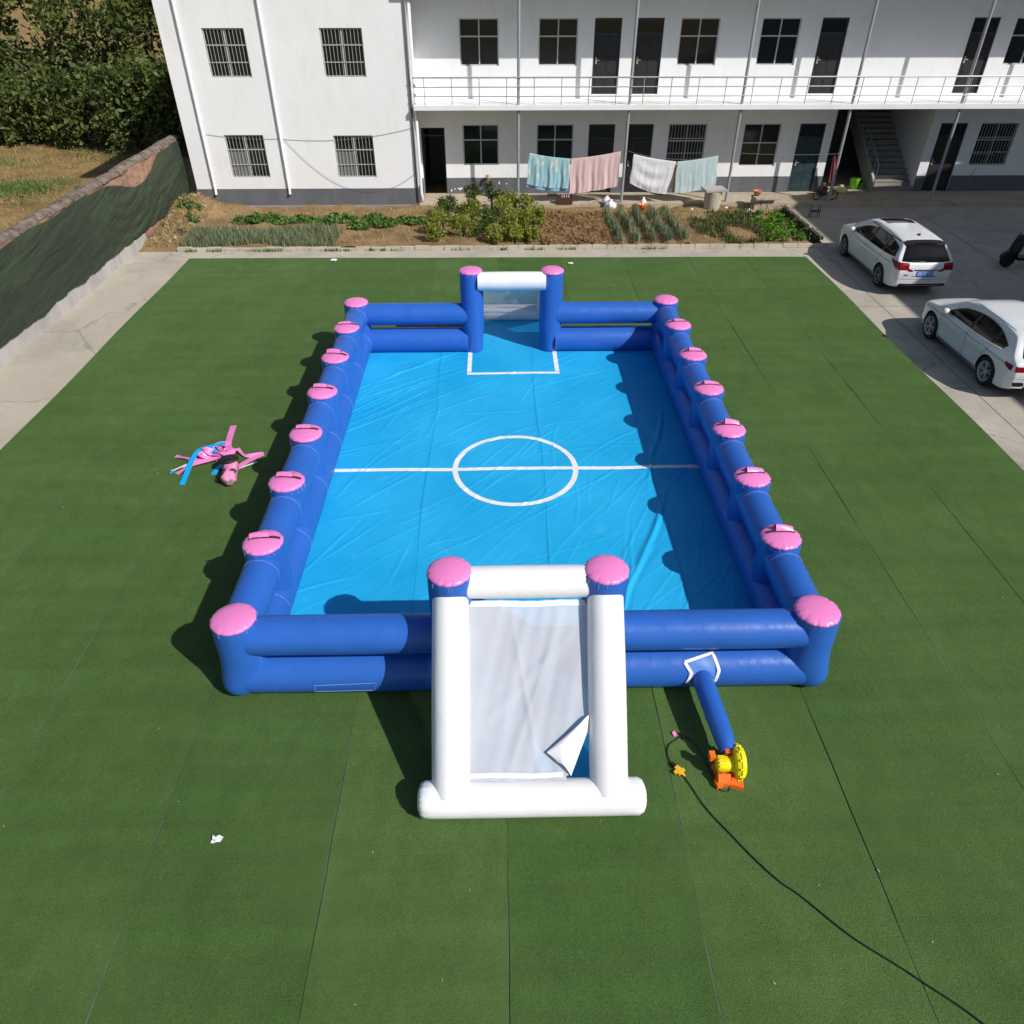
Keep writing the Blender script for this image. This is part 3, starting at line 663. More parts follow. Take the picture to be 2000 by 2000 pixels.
# ================================================================== INFLATABLE COURT
XC = 0.33; XL, XR = -3.48, 4.14; YF, YB = 6.88, 17.68
GL, GR = -0.64, 1.30
IR = 0.263; IRL = 0.308; ZLO = 0.308; ZUP = 0.985
CT = empty('inflatable_court', (XC, 12.27, 0)); tag(CT, 'blue inflatable football court with pink capped pillars and two white goals on turf', 'inflatable')
def wr(t, k, ph): return math.sin(k * t + ph)
def pillar(x, y, h, r, flap=0, seed=0, corner=False):
    q = random.Random(seed)
    n = 72
    ks = [(q.uniform(9, 14), q.uniform(0, 6.28)), (q.uniform(17, 23), q.uniform(0, 6.28)), (q.uniform(27, 33), q.uniform(0, 6.28))]
    ks = [(round(a), b) for a, b in ks]
    def rip(t): return sum(wr(t, a, b) for a, b in ks) / 3.0
    mb = MB()
    zb0 = .14 if h < 1.6 else 0.0
    prof = [(0.02, zb0), (r * .70, zb0 + .001), (r * .80, zb0 + .03), (r * .85, zb0 + .08), (r * .89, .34), (r * .96, .52), (r, .68), (r, h - .22), (r * 1.0, h - .12), (r * .995, h - .05), (r * .97, h - .006)]
    if corner: prof = [(0.02, .012), (.10, .014), (.175, .05), (.248, .13), (.283, .22), (.294, .32), (.297, .50), (.297, .70)] + prof[-3:]
    cdir = Vector((-1 if x < XC else 1, -1 if y < 12 else 1, 0)).normalized(); ca_ = Vector((0, 0, 1)).orthogonal().normalized(); cb_ = Vector((0, 0, 1)).cross(ca_)
    bul = [0, .05, .085, .095, .095, .085, .045, .012]
    nn = len(prof)
    mb.lathe(prof, (0, 0, 0), n, rip=lambda i, t: (((bul[i] * max(0, (math.cos(t) * ca_ + math.sin(t) * cb_).dot(cdir)) ** 4) if corner and i < 8 else 0, 0) if i < nn - 3 else (-0.010 * max(0, rip(t)) * (i - nn + 4) / 3, 0)))
    root_x, root_y = x, y
    p = mb.build('pillar', MT['blue'], CT, smooth=True, sharp=60)
    p.location = (x - XC, y - 12.27, 0)
    mb = MB()
    prof = [(r * .965, h - .012), (r * .985, h + .012), (r * .95, h + .030), (r * .82, h + .052), (r * .55, h + .074), (r * .25, h + .085), (0.0, h + .088)]
    kq = q.uniform(.4, 1.0); amp = [.013 * kq, .021 * kq, .019 * kq, .010 * kq, .003, 0, 0]; tx, ty = q.uniform(-.04, .04), q.uniform(-.04, .04)
    mb.lathe(prof, (0, 0, 0), n, rip=lambda i, t: (-amp[i] * max(-.4, rip(t)), (-.5 * amp[i] * abs(rip(t)) if i in (1, 2, 3) else 0)))
    c = mb.build('cap', MT['pink'], p, smooth=True); c.location = (0, 0, -.004); c.rotation_euler = (tx * .3, ty * .3, 0)
    # glints put in as thin pale lines, running from the cap over the rim
    mb = MB()
    for k in range(int(9 + q.random() * 6)):
        t = q.uniform(0, 6.283); a = Vector((math.cos(t), math.sin(t), 0)); L = q.uniform(.02, .06)
        mb.tube([a * (r * .985) + Vector((0, 0, h - .004)), a * (r * 1.004) + Vector((0, 0, h - .02 - L * .4)), a * (r * 1.008) + Vector((0, 0, h - .02 - L))], .0035, 4)
    mb.build('rim_glint', MT['seam'], p).location = (0, 0, 0)
    if flap:
        # inflation sleeve folded over on the cap: pink flap over a dark hook strip
        a0 = q.uniform(-.25, .1) + (0 if flap > 0 else 0.1); wd = r * q.uniform(.66, .80)
        cx, cy = (.02 * flap, r * .22)
        ca, sa = math.cos(a0), math.sin(a0)
        lift = q.uniform(.03, .085)
        def fl(u, v):
            lx = (u - .5) * 2 * wd * .62 - flap * wd * .30; ly = cy - .03 + v * .16
            z = h + .088 * max(0, 1 - ((lx * lx + ly * ly) / (r * r))) ** .6 + .006 + lift * math.sin(math.pi * min(1, v * 1.15)) * (1 - .35 * u)
            return (cx + lx * ca - ly * sa, lx * sa + ly * ca, z)
        mb = MB(); mb.grid(fl, 8, 8); fo = mb.build('sleeve_flap', MT['pink'], p, smooth=True); fo.location = (0, 0, 0)
        mb = MB()
        def fd(u, v):
            lx = -wd * 1.0 + u * 2.0 * wd; ly = cy - .055 + v * .05
            z = h + .088 * max(0, 1 - ((lx * lx + ly * ly) / (r * r))) ** .6 + .007 + .006 * math.sin(u * 9)
            return (cx + lx * ca - ly * sa, lx * sa + ly * ca, z)
        mb.grid(fd, 14, 2); mb.build('sleeve_strip', MT['strap_grey'], p, smooth=True).location = (0, 0, 0)
    return p
ys = [YF + (YB - YF) * i / 7 for i in range(8)]
for i, y in enumerate(ys):
    for sx, x in ((1, XL), (-1, XR)):
        pillar(x + rng.uniform(-.015, .015), y, 1.29 + rng.uniform(-.012, .012), 0.297, 0 if i in (0, 7) else sx, 100 + i * 2 + (sx > 0), i in (0, 7))
for (x, y) in ((GL, YF), (GR, YF), (GL, YB), (GR, YB)):
    pillar(x, y, 2.05, 0.283, 0, int(300 + x * 10 + y))
def rail(a, b, r, mat='blue', name='rail', bulge=.012, n=40, k=14, mit=None):
    a, b = Vector(a), Vector(b); pts = [a.lerp(b, i / k) for i in range(k + 1)]
    mb = MB(); mb.tube(pts, [r * (1 + bulge * math.sin(math.pi * i / k)) for i in range(k + 1)], n)
    if mit: mb.v = [mit(v) for v in mb.v]
    return mb.build(name, MT[mat], CT, smooth=True, sharp=50, origin=tuple((a + b) / 2))
def ring(c, axis, r, part, mat='seam', t0=-20, t1=200, thick=.0032):
    ax = Vector(axis); 
    if abs(ax.y) > .5: e1, e2 = Vector((1, 0, 0)), Vector((0, 0, 1))
    else: e1, e2 = Vector((0, 1, 0)), Vector((0, 0, 1))
    mb = MB(); n = 28
    mb.tube([Vector(c) + r * (math.cos(R(t0 + (t1 - t0) * i / n)) * e1 + math.sin(R(t0 + (t1 - t0) * i / n)) * e2) for i in range(n + 1)], thick, 4)
    return mb.build('weld_seam', MT[mat], part)
for x, sgn in ((XL, 1), (XR, -1)):
    for i in range(7):
        for z in (ZLO, ZUP):
            ya_, yb2 = ys[i] + .12, ys[i + 1] - .12; mit = None
            if z < .5:
                ya_, yb2 = ys[i] - .001, ys[i + 1] + .001
                if i == 0: ya_ = ys[0]; mit = lambda v, x=x, sgn=sgn: (v[0], v[1] + (v[0] - x) * sgn * .55, v[2]) if v[1] < ys[0] + .02 else v
                if i == 6: yb2 = ys[7]; mit = lambda v, x=x, sgn=sgn: (v[0], v[1] - (v[0] - x) * sgn * .55, v[2]) if v[1] > ys[7] - .02 else v
            p = rail((x, ya_, z), (x, yb2, z), IR if z > .5 else IRL, mit=mit)
            ring((x, ys[i + 1] - .335, z), (0, 1, 0), (IR if z > .5 else IRL) * 1.011, p, t0=-35, t1=215, thick=.0024)
for y in (YF, YB):
    for a, b in ((XL, GL), (GR, XR)):
        for z in (ZLO, ZUP):
            mit = None; xa_, xb_ = a + .12, b - .12; sy_ = 1 if y == YF else -1
            if z < .5:
                if a == XL: xa_ = XL; mit = lambda v, y=y, sy_=sy_: (v[0] + (v[1] - y) * sy_ * .55, v[1], v[2]) if v[0] < XL + .02 else v
                else: xb_ = XR; mit = lambda v, y=y, sy_=sy_: (v[0] - (v[1] - y) * sy_ * .55, v[1], v[2]) if v[0] > XR - .02 else v
            p = rail((xa_, y, z), (xb_, y, z), IR if z > .5 else IRL, mit=mit)
# mitred seam on the front left corner and deflation zip on the lower front rail
def onrail(x, deg, r=IRL + .004, yc=YF, zc=ZLO): return (x, yc - r * math.cos(R(deg)), zc + r * math.sin(R(deg)))
mb = MB()
loop = [onrail(-2.52 + .83 * i / 10, 6 + 5 * i / 10, IRL + .012) for i in range(11)] + [onrail(-1.72, -12, IRL + .012)] + [onrail(-1.75 - .79 * i / 10, -17 - 4 * i / 10, IRL + .012) for i in range(11)]
mb.tube(loop, .0035, 4, closed=True); mb.build('zip_flap_seam', MT['seam'], CT)

# floor sheet with real wrinkles
ridges = []
q = random.Random(5)
for i in range(190):
    x = q.uniform(-3.2, 4.0); y = q.uniform(7.2, 17.5)
    if x < 1.2: ang = R(q.gauss(44, 16))
    elif y < 12: ang = R(q.gauss(66, 20))
    else: ang = R(q.gauss(38, 17))
    ridges.append((x, y, ang, q.uniform(.25, 1.5), q.uniform(.012, .028), q.uniform(.003, .011), q.uniform(-.12, .12)))
for k in range(9): # long folds fanning out from the goal mouth and corners
    ridges.append((-2.2 + q.uniform(-.4, .9), 14.3 + k * .33, R(40 + q.uniform(-5, 6)), q.uniform(1.2, 2.0), .022, q.uniform(.010, .018), q.uniform(-.06, .06)))
for k in range(5): ridges.append((2.0 + k * .22, 8.6 + k * .5, R(70 + q.uniform(-9, 9)), q.uniform(.7, 1.2), .04, .020, q.uniform(-.1, .1)))
for k in range(4): ridges.append((3.0 + k * .15, 12.3 + k * .5, R(74 + q.uniform(-9, 9)), q.uniform(.6, .9), .04, .018, q.uniform(-.1, .1)))
RG = np.array(ridges)
def hfloor(X, Y):
    X = np.asarray(X, float); Y = np.asarray(Y, float)
    Z = 0.042 + 0.004 * np.sin(X * 1.9 + Y * .7) + 0.003 * np.sin(X * 3.7 - Y * 2.9)
    for (x, y, a, L, wd, h, cv) in ridges:
        dx = X - x; dy = Y - y; t = dx * math.cos(a) + dy * math.sin(a); s = -dx * math.sin(a) + dy * math.cos(a) - cv * t * t
        Z = Z + h * np.exp(-(s / wd) ** 2) * np.exp(-(t / L) ** 4) - .35 * h * np.exp(-((s + wd * 1.7) / wd) ** 2) * np.exp(-(t / L) ** 4)
    for xs in (-1.42, 0.83, 2.95): Z = Z + .004 * np.exp(-((X - xs - .02 * np.sin(Y * 1.1)) / .03) ** 2)
    return np.maximum(Z, 0.033)
def floor_piece(x0, x1, y0, y1, step, name, parent):
    nx_, ny_ = int((x1 - x0) / step), int((y1 - y0) / step)
    gx, gy = np.meshgrid(np.linspace(x0, x1, nx_ + 1), np.linspace(y0, y1, ny_ + 1))
    gz = hfloor(gx, gy)
    mb = MB(); mb.v = list(zip(gx.ravel().tolist(), gy.ravel().tolist(), gz.ravel().tolist()))
    W_ = nx_ + 1
    mb.f = [(j * W_ + i, j * W_ + i + 1, (j + 1) * W_ + i + 1, (j + 1) * W_ + i) for j in range(ny_) for i in range(nx_)]; mb.mi = [0] * len(mb.f)
    return mb.build(name, MT['floor'], parent, smooth=True, fixn=False)
FL = floor_piece(-3.45, 4.11, 6.9, 17.66, 0.025, 'floor_sheet', CT)
floor_piece(-.55, 1.22, 4.95, 6.9, 0.05, 'goal_floor_sheet', CT); floor_piece(-.55, 1.22, 17.66, 19.5, 0.05, 'goal_floor_sheet', CT)
def strip(pts, width, name, closed=False, mat='line', lift=.005):
    P = np.array(pts); n = len(P); T = np.zeros_like(P)
    for i in range(n):
        a = P[(i - 1) % n] if closed or i > 0 else P[i]; b = P[(i + 1) % n] if closed or i < n - 1 else P[i]; T[i] = (b - a) / np.linalg.norm(b - a)
    N = np.stack([-T[:, 1], T[:, 0]], 1)
    rows = [P + N * width * k for k in (-.5, -.25, 0, .25, .5)]
    mb = MB()
    for r_ in rows:
        z = hfloor(r_[:, 0], r_[:, 1]) + lift; mb.v.extend([(float(a), float(b), float(c)) for (a, b), c in zip(r_, z)])
    m = n if closed else n - 1
    for k in range(4):
        for i in range(m): j = (i + 1) % n; mb.f.append((k * n + i, k * n + j, (k + 1) * n + j, (k + 1) * n + i)); mb.mi.append(0)
    return mb.build(name, MT[mat], FL, smooth=True, fixn=False)
MT['flseam'] = M('floor_weld_seam', (0.006, 0.29, 0.64), 0.5, 0.1)
for xs_ in (-1.42, 0.83, 2.95): strip([(xs_ + .03 * math.sin(y * 1.1 + xs_) , y) for y in np.linspace(7.1, 17.6, 300)], .016, 'floor_seam', False, 'flseam', .003)
strip([(x, 12.16 + .012 * math.sin(x * 2.1)) for x in np.linspace(-3.30, 4.0, 240)], .105, 'halfway_line')
strip([(XC - .03 + 1.185 * math.cos(t) * (1 + .006 * math.sin(3 * t)), 12.16 + 1.195 * math.sin(t)) for t in np.linspace(0, 2 * math.pi, 240, endpoint=False)], .105, 'centre_circle', True)
strip([(x, 16.29 + .012 * math.sin(x * 3)) for x in np.linspace(-.77, 1.46, 90)], .105, 'goal_area_line')
strip([(-.72, y) for y in np.linspace(16.35, 17.66, 50)], .105, 'goal_area_line'); strip([(1.41, y) for y in np.linspace(16.35, 17.66, 50)], .105, 'goal_area_line')

# goals
def goal(yp, s, front):
    yb_ = yp + s * 1.94   # base bar (s=-1 toward the camera)
    xm = (GL + GR) / 2
    # cross bar
    if front: rail((GL + .16, yp + .02, 1.865), (GR - .16, yp + .02, 1.865), .205, 'white', 'cross_bar', .02)
    else: rail((GL + .155, yp - .12, 1.84), (GR - .155, yp - .12, 1.84), .215, 'white', 'cross_bar', .02)
    # base bar with rounded gathered ends
    mb = MB(); Lb = 1.30; r = .215
    prof = [(0.0, -Lb - .045), (r * .5, -Lb - .04), (r * .85, -Lb - .01), (r * .98, -Lb + .04), (r, -Lb + .12)] + [(r * 1.01, -Lb + .12 + (2 * Lb - .24) * i / 10) for i in range(1, 10)] + [(r, Lb - .12), (r * .98, Lb - .04), (r * .85, Lb + .01), (r * .5, Lb + .04), (0.0, Lb + .045)]
    mb.lathe(prof, (xm, yb_, r), 48, (1, 0, 0), rip=lambda i, t: ((.006 * wr(t, 19, 1) + .004 * wr(t, 11, 0), 0) if i in (2, 3, 17, 18, len(prof) - 4) else (0, 0)))
    mb.build('base_bar', MT['white'], CT, smooth=True, origin=(xm, yb_, 0))
    for x in (GL + .0, GR - .0):
        a = Vector((x + (.02 if x < 0 else -.06), yb_, .24)); b = Vector((x, yp + s * .10, 1.76)); k = 14
        d = (b - a).normalized()
        pts = [a.lerp(b, i / k) for i in range(k + 1)] + [b + d * .05, b + d * .07]
        rs = [.225 + .008 * math.sin(math.pi * i / k) for i in range(k + 1)] + [.205, .16]
        mb = MB(); mb.tube(pts, rs, 40); mb.build('slanted_post', MT['white'], CT, smooth=True, sharp=50, origin=tuple(a))
    # net plane
    A0 = Vector((0, yp + s * .10, 1.66)); A1 = Vector((0, yb_ - s * .10, .41))
    x0, x1 = GL + .20, GR - .20
    def npt(u, v):
        x = x0 + u * (x1 - x0); p = A0.lerp(A1, v)
        sagz = -.05 * math.sin(math.pi * u) * math.sin(math.pi * v) + .012 * math.sin(u * 9 + v * 13) * math.sin(math.pi * u) + .008 * math.sin(u * 26 + v * 9 + 1) * math.sin(math.pi * v) + .004 * math.sin(u * 51 + v * 17) * math.sin(math.pi * u) + .018 * math.exp(-((u * .55 + v * .8 - .62) / .03) ** 2) * math.sin(math.pi * u) + .014 * math.exp(-((u * .9 + v * .45 - .72) / .025) ** 2) * math.sin(math.pi * v) + .014 * math.exp(-((u * 1.1 - v * .25 - .38) / .025) ** 2) * math.sin(math.pi * v)
        return Vector((x, p.y, p.z + sagz))
    nu, nv = 64, 90
    mb = MB(); idx = {}
    for j in range(nv + 1):
        for i in range(nu + 1): idx[i, j] = len(mb.v); mb.v.append(tuple(npt(i / nu, j / nv)))
    def cut(u, v): return front and (v > .995 - (u - .76) / (1.0 - .76) * .36 and u > .76)
    for j in range(nv):
        for i in range(nu):
            if cut((i + .5) / nu, (j + .5) / nv): continue
            mb.f.append((idx[i, j], idx[i + 1, j], idx[i + 1, j + 1], idx[i, j + 1])); mb.mi.append(0)
    nt_ = mb.build('net', MT['net'], CT, smooth=True, fixn=False)
    # hems
    hem = M('net_hem', (.74, .74, .76), .6, .05) if 'hem' not in MT else MT['hem']; MT['hem'] = hem
    def hemstrip(pts, nrm, wd, name='net_hem'):
        mb = MB(); n_ = Vector(nrm) * wd
        for i, p in enumerate(pts): mb.v.extend([tuple(Vector(p) - n_ + Vector((0, 0, .012))), tuple(Vector(p) + n_ + Vector((0, 0, .012)))])
        for i in range(len(pts) - 1): mb.f.append((2 * i, 2 * i + 2, 2 * i + 3, 2 * i + 1)); mb.mi.append(0)
        return mb.build(name, hem, nt_, smooth=True)
    dn = (A1 - A0).normalized()
    hemstrip([npt(i / 30, 0.025) for i in range(31)], dn, .035)
    hemstrip([npt(i / 30 * (.74 if front else 1), .975) for i in range(31)], dn, .028)
    if not front: hemstrip([npt(i / 30, .80) for i in range(31)], dn, .035)
    hemstrip([npt(.99, i / 40 * (.66 if front else 1)) for i in range(41)], (1, 0, 0), .022); 
    hemstrip([npt(.01, i / 40) for i in range(41)], (1, 0, 0), .012)
    if front:
        # loose corner folded back over the net
        e0 = npt(1.0, .655); e1 = npt(.80, .985); tip = npt(.62, .865) + Vector((0, 0, .07))
        mb = MB()
        def ff(u, v):
            e = e0.lerp(e1, u); t_ = tip + (e0 - tip) * (max(0, .5 - u) * 1.3) + (e1 - tip) * (max(0, u - .5) * .9)
            return tuple(e.lerp(t_, v) + Vector((0, 0, .06 * math.sin(math.pi * v) + .012 + .012 * math.sin(9 * u) * v)))
        mb.grid(ff, 14, 10); mb.build('net_fold', MT['hem'], nt_, smooth=True)
    # side panels
    for x in (GL + .02, GR - .02):
        mb = MB()
        def sp(u, v):
            p = Vector((x, yp + s * .12, 1.70)).lerp(Vector((x, yb_ - s * .05, .40)), u)
            return (x + .01 * math.sin(u * 12), p.y, .06 + (p.z - .06) * v)
        mb.grid(sp, 14, 8); mb.build('side_panel', MT['net'], CT, smooth=True)
goal(YF, -1, True); goal(YB, 1, False)

# inflation sleeve with taped collar
mb = MB()
pts = [(2.70, YF - .20, .32), (2.70, YF - .30, .345), (2.715, 6.3, .345), (2.74, 6.0, .335), (2.76, 5.75, .325), (2.77, 5.56, .315), (2.775, 5.46, .31)]
mb.tube(pts, [.15, .140, .136, .134, .130, .115, .09], 28); mb.build('inflation_sleeve', MT['blue'], CT, smooth=True, sharp=60)
mb = MB()
fr_ = [(2.45, 52), (2.84, 74), (2.91, 32), (2.875, 4), (2.83, -4)]
fr2 = [(2.45, 52), (2.54, 26), (2.50, -2)]
def tape(path, wd=.022):
    pp = []
    for (x0, a0), (x1, a1) in zip(path[:-1], path[1:]):
        for k in range(8): pp.append((x0 + (x1 - x0) * k / 8, a0 + (a1 - a0) * k / 8))
    pp.append(path[-1])
    P = [Vector(onrail(x, a, IRL + .017)) for x, a in pp]
    N = [Vector((0, -math.cos(R(a)), math.sin(R(a)))) for x, a in pp]
    base = len(mb.v)
    for i in range(len(P)):
        t = (P[min(i + 1, len(P) - 1)] - P[max(i - 1, 0)]).normalized(); s_ = t.cross(N[i]).normalized() * wd
        mb.v.extend([tuple(P[i] - s_), tuple(P[i] + s_)])
    for i in range(len(P) - 1): mb.f.append((base + 2 * i, base + 2 * i + 2, base + 2 * i + 3, base + 2 * i + 1)); mb.mi.append(0)
tape(fr_); 
fr2 = [(2.45, 52), (2.54, 26), (2.49, -4)]
for k in range(len(fr2)): fr2[k] = (fr2[k][0], fr2[k][1])
P0 = len(mb.v); tape([(x, a) for x, a in fr2], .0215)
for k in range(P0, len(mb.v)): mb.v[k] = (mb.v[k][0], mb.v[k][1] - .003, mb.v[k][2] + .001)
mb.build('white_tape', MT['hem'], CT)
mb = MB(); mb.grid(lambda u, v: onrail(2.50 + u * .36, 12 + (38 + 20 * u) * v, IRL + .011 + .004 * math.sin(u * 9 + v * 5)), 10, 8); mb.build('sleeve_patch', vinyl('faded_blue_vinyl', (.09, .22, .60), .45), CT, smooth=True)

# ================================================================== BLOWER AND CABLE
BLW = empty('blower', (2.78, 5.36, 0)); tag(BLW, 'yellow and orange electric air blower on turf at the end of the blue sleeve', 'blower')
MT['yellow'] = M('yellow_plastic', (.80, .70, .01), .35, .06, 6); MT['orange'] = M('orange_plastic', (.85, .17, .02), .4, .08, 6)
MT['dgrey'] = M('dark_grey_plastic', (.03, .03, .035), .5, .15)
def bbuild(mb, name, mat, par=None, **k):
    return mb.build(name, mat, par or BLW, **k)
mb = MB(); cx, cz = .10, .235
prof = []
mb.lathe([(.03, -.065), (.13, -.068), (.185, -.055), (.20, -.03), (.205, 0), (.20, .03), (.185, .055), (.13, .068), (.03, .065)], (2.78 + cx, 5.36, cz), 40, (1, 0, 0))
mb.lathe([(.212, -.008), (.216, 0), (.212, .008)], (2.78 + cx, 5.36, cz), 40, (1, 0, 0))
hs = bbuild(mb, 'fan_housing', MT['yellow'], smooth=True, sharp=45)
mb = MB()
for k in range(12):
    t = 6.283 * k / 12; mb.lathe([(.0, -.03), (.014, -.03), (.014, .03), (0, .03)], (2.78 + cx, 5.36 + .208 * math.cos(t), cz + .208 * math.sin(t)), 8, (1, 0, 0))
bbuild(mb, 'housing_bolt', MT['yellow'], hs)
mb = MB(); mb.lathe([(.02, 0), (.055, 0), (.055, .012), (.02, .012)], (2.78 + cx + .066, 5.36, cz), 20, (1, 0, 0)); bbuild(mb, 'intake_grille', MT['dgrey'], hs)
mb = MB(); mb.obox((2.78 + .02, 5.50, .30), (.075, 0, 0), (0, .085, 0), (0, -.01, .06)); bbuild(mb, 'outlet_nozzle', MT['orange'])
mb = MB(); mb.lathe([(.04, -.22), (.082, -.215), (.095, -.19), (.095, -.04), (.10, -.035), (.10, .01)], (2.78 + cx - .05, 5.34, .23), 20, (1, 0, 0)); mo = bbuild(mb, 'motor', MT['yellow'], smooth=True, sharp=40)
mb = MB()
for k in range(7):
    t = 6.283 * k / 14 - .2; mb.obox((2.78 - .09, 5.34 + .098 * math.cos(t), .23 + .098 * math.sin(t)), (.06, 0, 0), (0, .008 * math.sin(t), -.008 * math.cos(t)), (0, .004 * math.cos(t), .004 * math.sin(t)))
bbuild(mb, 'motor_rib', MT['yellow'], mo)
mb = MB(); mb.obox((2.78 - .21, 5.42, .28), (.035, 0, 0), (0, .05, 0), (0, 0, .04)); bbuild(mb, 'switch_box', MT['orange'])
for sx in (-.12, .12):
    for sy in (-.17, .12):
        mb = MB()
        mb.prism([(-.05, .0), (.05, .0), (.032, .06), (.024, .16), (-.024, .16), (-.032, .06)], -.022, .022, 'yz')
        lg = mb.build('foot', MT['orange'], BLW); lg.location = (sx * .75, sy * .75, 0.02); lg.rotation_euler = (0, 0, 0)
mb = MB()
mb.prism([(2.60, 5.12), (2.68, 5.15), (2.78, 5.14), (2.91, 5.095), (2.93, 5.22), (2.85, 5.30), (2.85, 5.44), (2.60, 5.44), (2.63, 5.32), (2.58, 5.22)], .022, .095, 'xy'); bbuild(mb, 'base_tray', MT['orange'])
mb = MB(); mb.obox((2.69, 5.22, .13), (.075, .0, -.0), (0, .03, .045), (0, -.03, .02)); mb.obox((2.84, 5.20, .11), (.06, -.02, 0), (0, .02, .03), (0, -.025, .012)); bbuild(mb, 'base_rib', MT['orange'])
# cable
def smooth_path(pts, k=8):
    P = [Vector(p) for p in pts]; out = []
    for i in range(len(P) - 1):
        p0, p1, p2, p3 = P[max(i - 1, 0)], P[i], P[i + 1], P[min(i + 2, len(P) - 1)]
        for j in range(k):
            t = j / k; out.append(0.5 * ((2 * p1) + (p2 - p0) * t + (2 * p0 - 5 * p1 + 4 * p2 - p3) * t * t + (3 * p1 - p0 - 3 * p2 + p3) * t ** 3))
    out.append(P[-1]); return out
zc = .034
cab = smooth_path([(2.74, 5.28, .14), (2.745, 5.19, .12), (2.76, 5.12, zc), (2.70, 5.09, zc), (2.62, 5.14, zc), (2.57, 5.35, zc), (2.52, 5.62, zc), (2.42, 5.84, zc), (2.33, 5.89, zc), (2.24, 5.84, zc), (2.13, 5.76, zc), (2.09, 5.64, zc), (2.10, 5.54, zc), (2.14, 5.44, zc)])
mb = MB(); mb.tube(cab, .0065, 7)
cb_ = mb.build('power_lead', MT['black'], smooth=True, origin=(2.3, 5.5, 0)); tag(cb_, 'black power lead looping on turf from the blower to the yellow socket', 'cable')
mb = MB(); mb.obox((2.335, 5.885, .045), (.012, -.05, 0), (.012, .004, 0), (0, 0, .012)); mb.build('cord_switch', MT['black'], cb_)
mb = MB(); mb.obox((2.135, 5.455, .045), (.02, -.03, 0), (.017, .01, 0), (0, 0, .02)); mb.build('plug', MT['black'], cb_)
ec = smooth_path([(2.20, 5.34, zc), (2.24, 5.29, zc), (2.31, 5.12, zc), (2.38, 4.94, zc), (2.47, 4.77, zc), (2.59, 4.59, zc), (2.80, 4.27, zc), (3.02, 3.99, zc), (3.2, 3.83, zc), (3.6, 3.4, zc), (4.1, 3.0, zc), (4.7, 2.4, zc), (5.4, 1.0, zc)])
mb = MB(); mb.tube(ec, .0072, 7)
ex = mb.build('extension_cord', MT['black'], smooth=True, origin=(2.2, 5.34, 0)); tag(ex, 'black extension cord trailing across the turf from the yellow socket', 'cable')
mb = MB()
mb.obox((2.185, 5.385, .05), (.035, -.042, 0), (.022, .018, 0), (0, 0, .022)); mb.obox((2.165, 5.375, .05), (.012, -.015, 0), (.045, .035, 0), (0, 0, .017)); mb.obox((2.205, 5.36, .05), (.012, -.015, 0), (.042, .034, 0), (0, 0, .017)); mb.lathe([(.02, 0), (.013, .05)], (2.215, 5.345, .042), 10, (.55, -.83, 0))
mb.build('socket', M('amber_plastic', (.85, .45, .03), .4, .1), ex)
mb = MB(); mb.obox((2.235, 5.93, .035), (.022, .012, .0), (-.01, .03, .006), (0, 0, .006)); tg = mb.build('plastic_scrap', MT['pink'], origin=(2.235, 5.93, .02)); tag(tg, 'small pink plastic scrap on turf beside the cord loop', 'scrap')

# ================================================================== STRAPS ON THE LEFT
MT['sblue'] = vinyl('blue_strap', (.01, .36, .78)); MT['swhite'] = vinyl('white_strap', (.75, .75, .78))
def ribbon(pts, wd, mat, name, parent, thick=.012, roll=0.0):
    P = smooth_path(pts, 6); mb = MB(); n = len(P)
    for i in range(n):
        t = (P[min(i + 1, n - 1)] - P[max(i - 1, 0)]).normalized(); s_ = t.cross(Vector((0, 0, 1)))
        if s_.length < 1e-4: s_ = Vector((1, 0, 0))
        s_.normalize(); nn = s_.cross(t).normalized(); a = roll * math.sin(i * .35)
        s2 = s_ * math.cos(a) + nn * math.sin(a); n2 = nn * math.cos(a) - s_ * math.sin(a)
        for (c1, c2) in ((-1, -1), (1, -1), (1, 1), (-1, 1)): mb.v.append(tuple(P[i] + s2 * c1 * wd / 2 + n2 * c2 * thick / 2))
    for i in range(n - 1):
        for j in range(4): mb.f.append((4 * i + j, 4 * i + (j + 1) % 4, 4 * i + 4 + (j + 1) % 4, 4 * i + 4 + j)); mb.mi.append(0)
    mb.f.append((0, 1, 2, 3)); mb.f.append(tuple(4 * (n - 1) + j for j in (3, 2, 1, 0))); mb.mi += [0, 0]
    return mb.build(name, mat, parent, smooth=True, sharp=35)
SP = empty('strap_bundle', (-5.6, 12.6, .02)); tag(SP, 'tangled bundle of pink, blue and white straps lying on turf left of the court', 'straps')
ribbon([(-5.72, 13.95, .03), (-5.66, 13.5, .05), (-5.58, 13.1, .09), (-5.45, 12.8, .12), (-5.42, 12.6, .08)], .13, MT['pink'], 'pink_strap', SP)
ribbon([(-5.5, 13.05, .13), (-5.75, 13.05, .12), (-6.0, 12.85, .06), (-6.15, 12.72, .05)], .10, MT['pink'], 'pink_strap', SP, roll=.8)
ribbon([(-6.55, 12.76, .03), (-6.3, 12.68, .04), (-6.0, 12.55, .06), (-5.75, 12.6, .1), (-5.5, 12.75, .12)], .11, MT['pink'], 'pink_strap', SP, roll=.4)
ribbon([(-6.32, 12.12, .03), (-6.2, 12.3, .05), (-6.0, 12.42, .09), (-5.7, 12.55, .1), (-5.5, 12.65, .12)], .10, MT['pink'], 'pink_strap', SP, roll=.3)
ribbon([(-5.35, 12.95, .08), (-5.2, 12.78, .05), (-5.05, 12.72, .05), (-4.8, 12.84, .03)], .09, MT['pink'], 'pink_strap', SP, roll=.6)
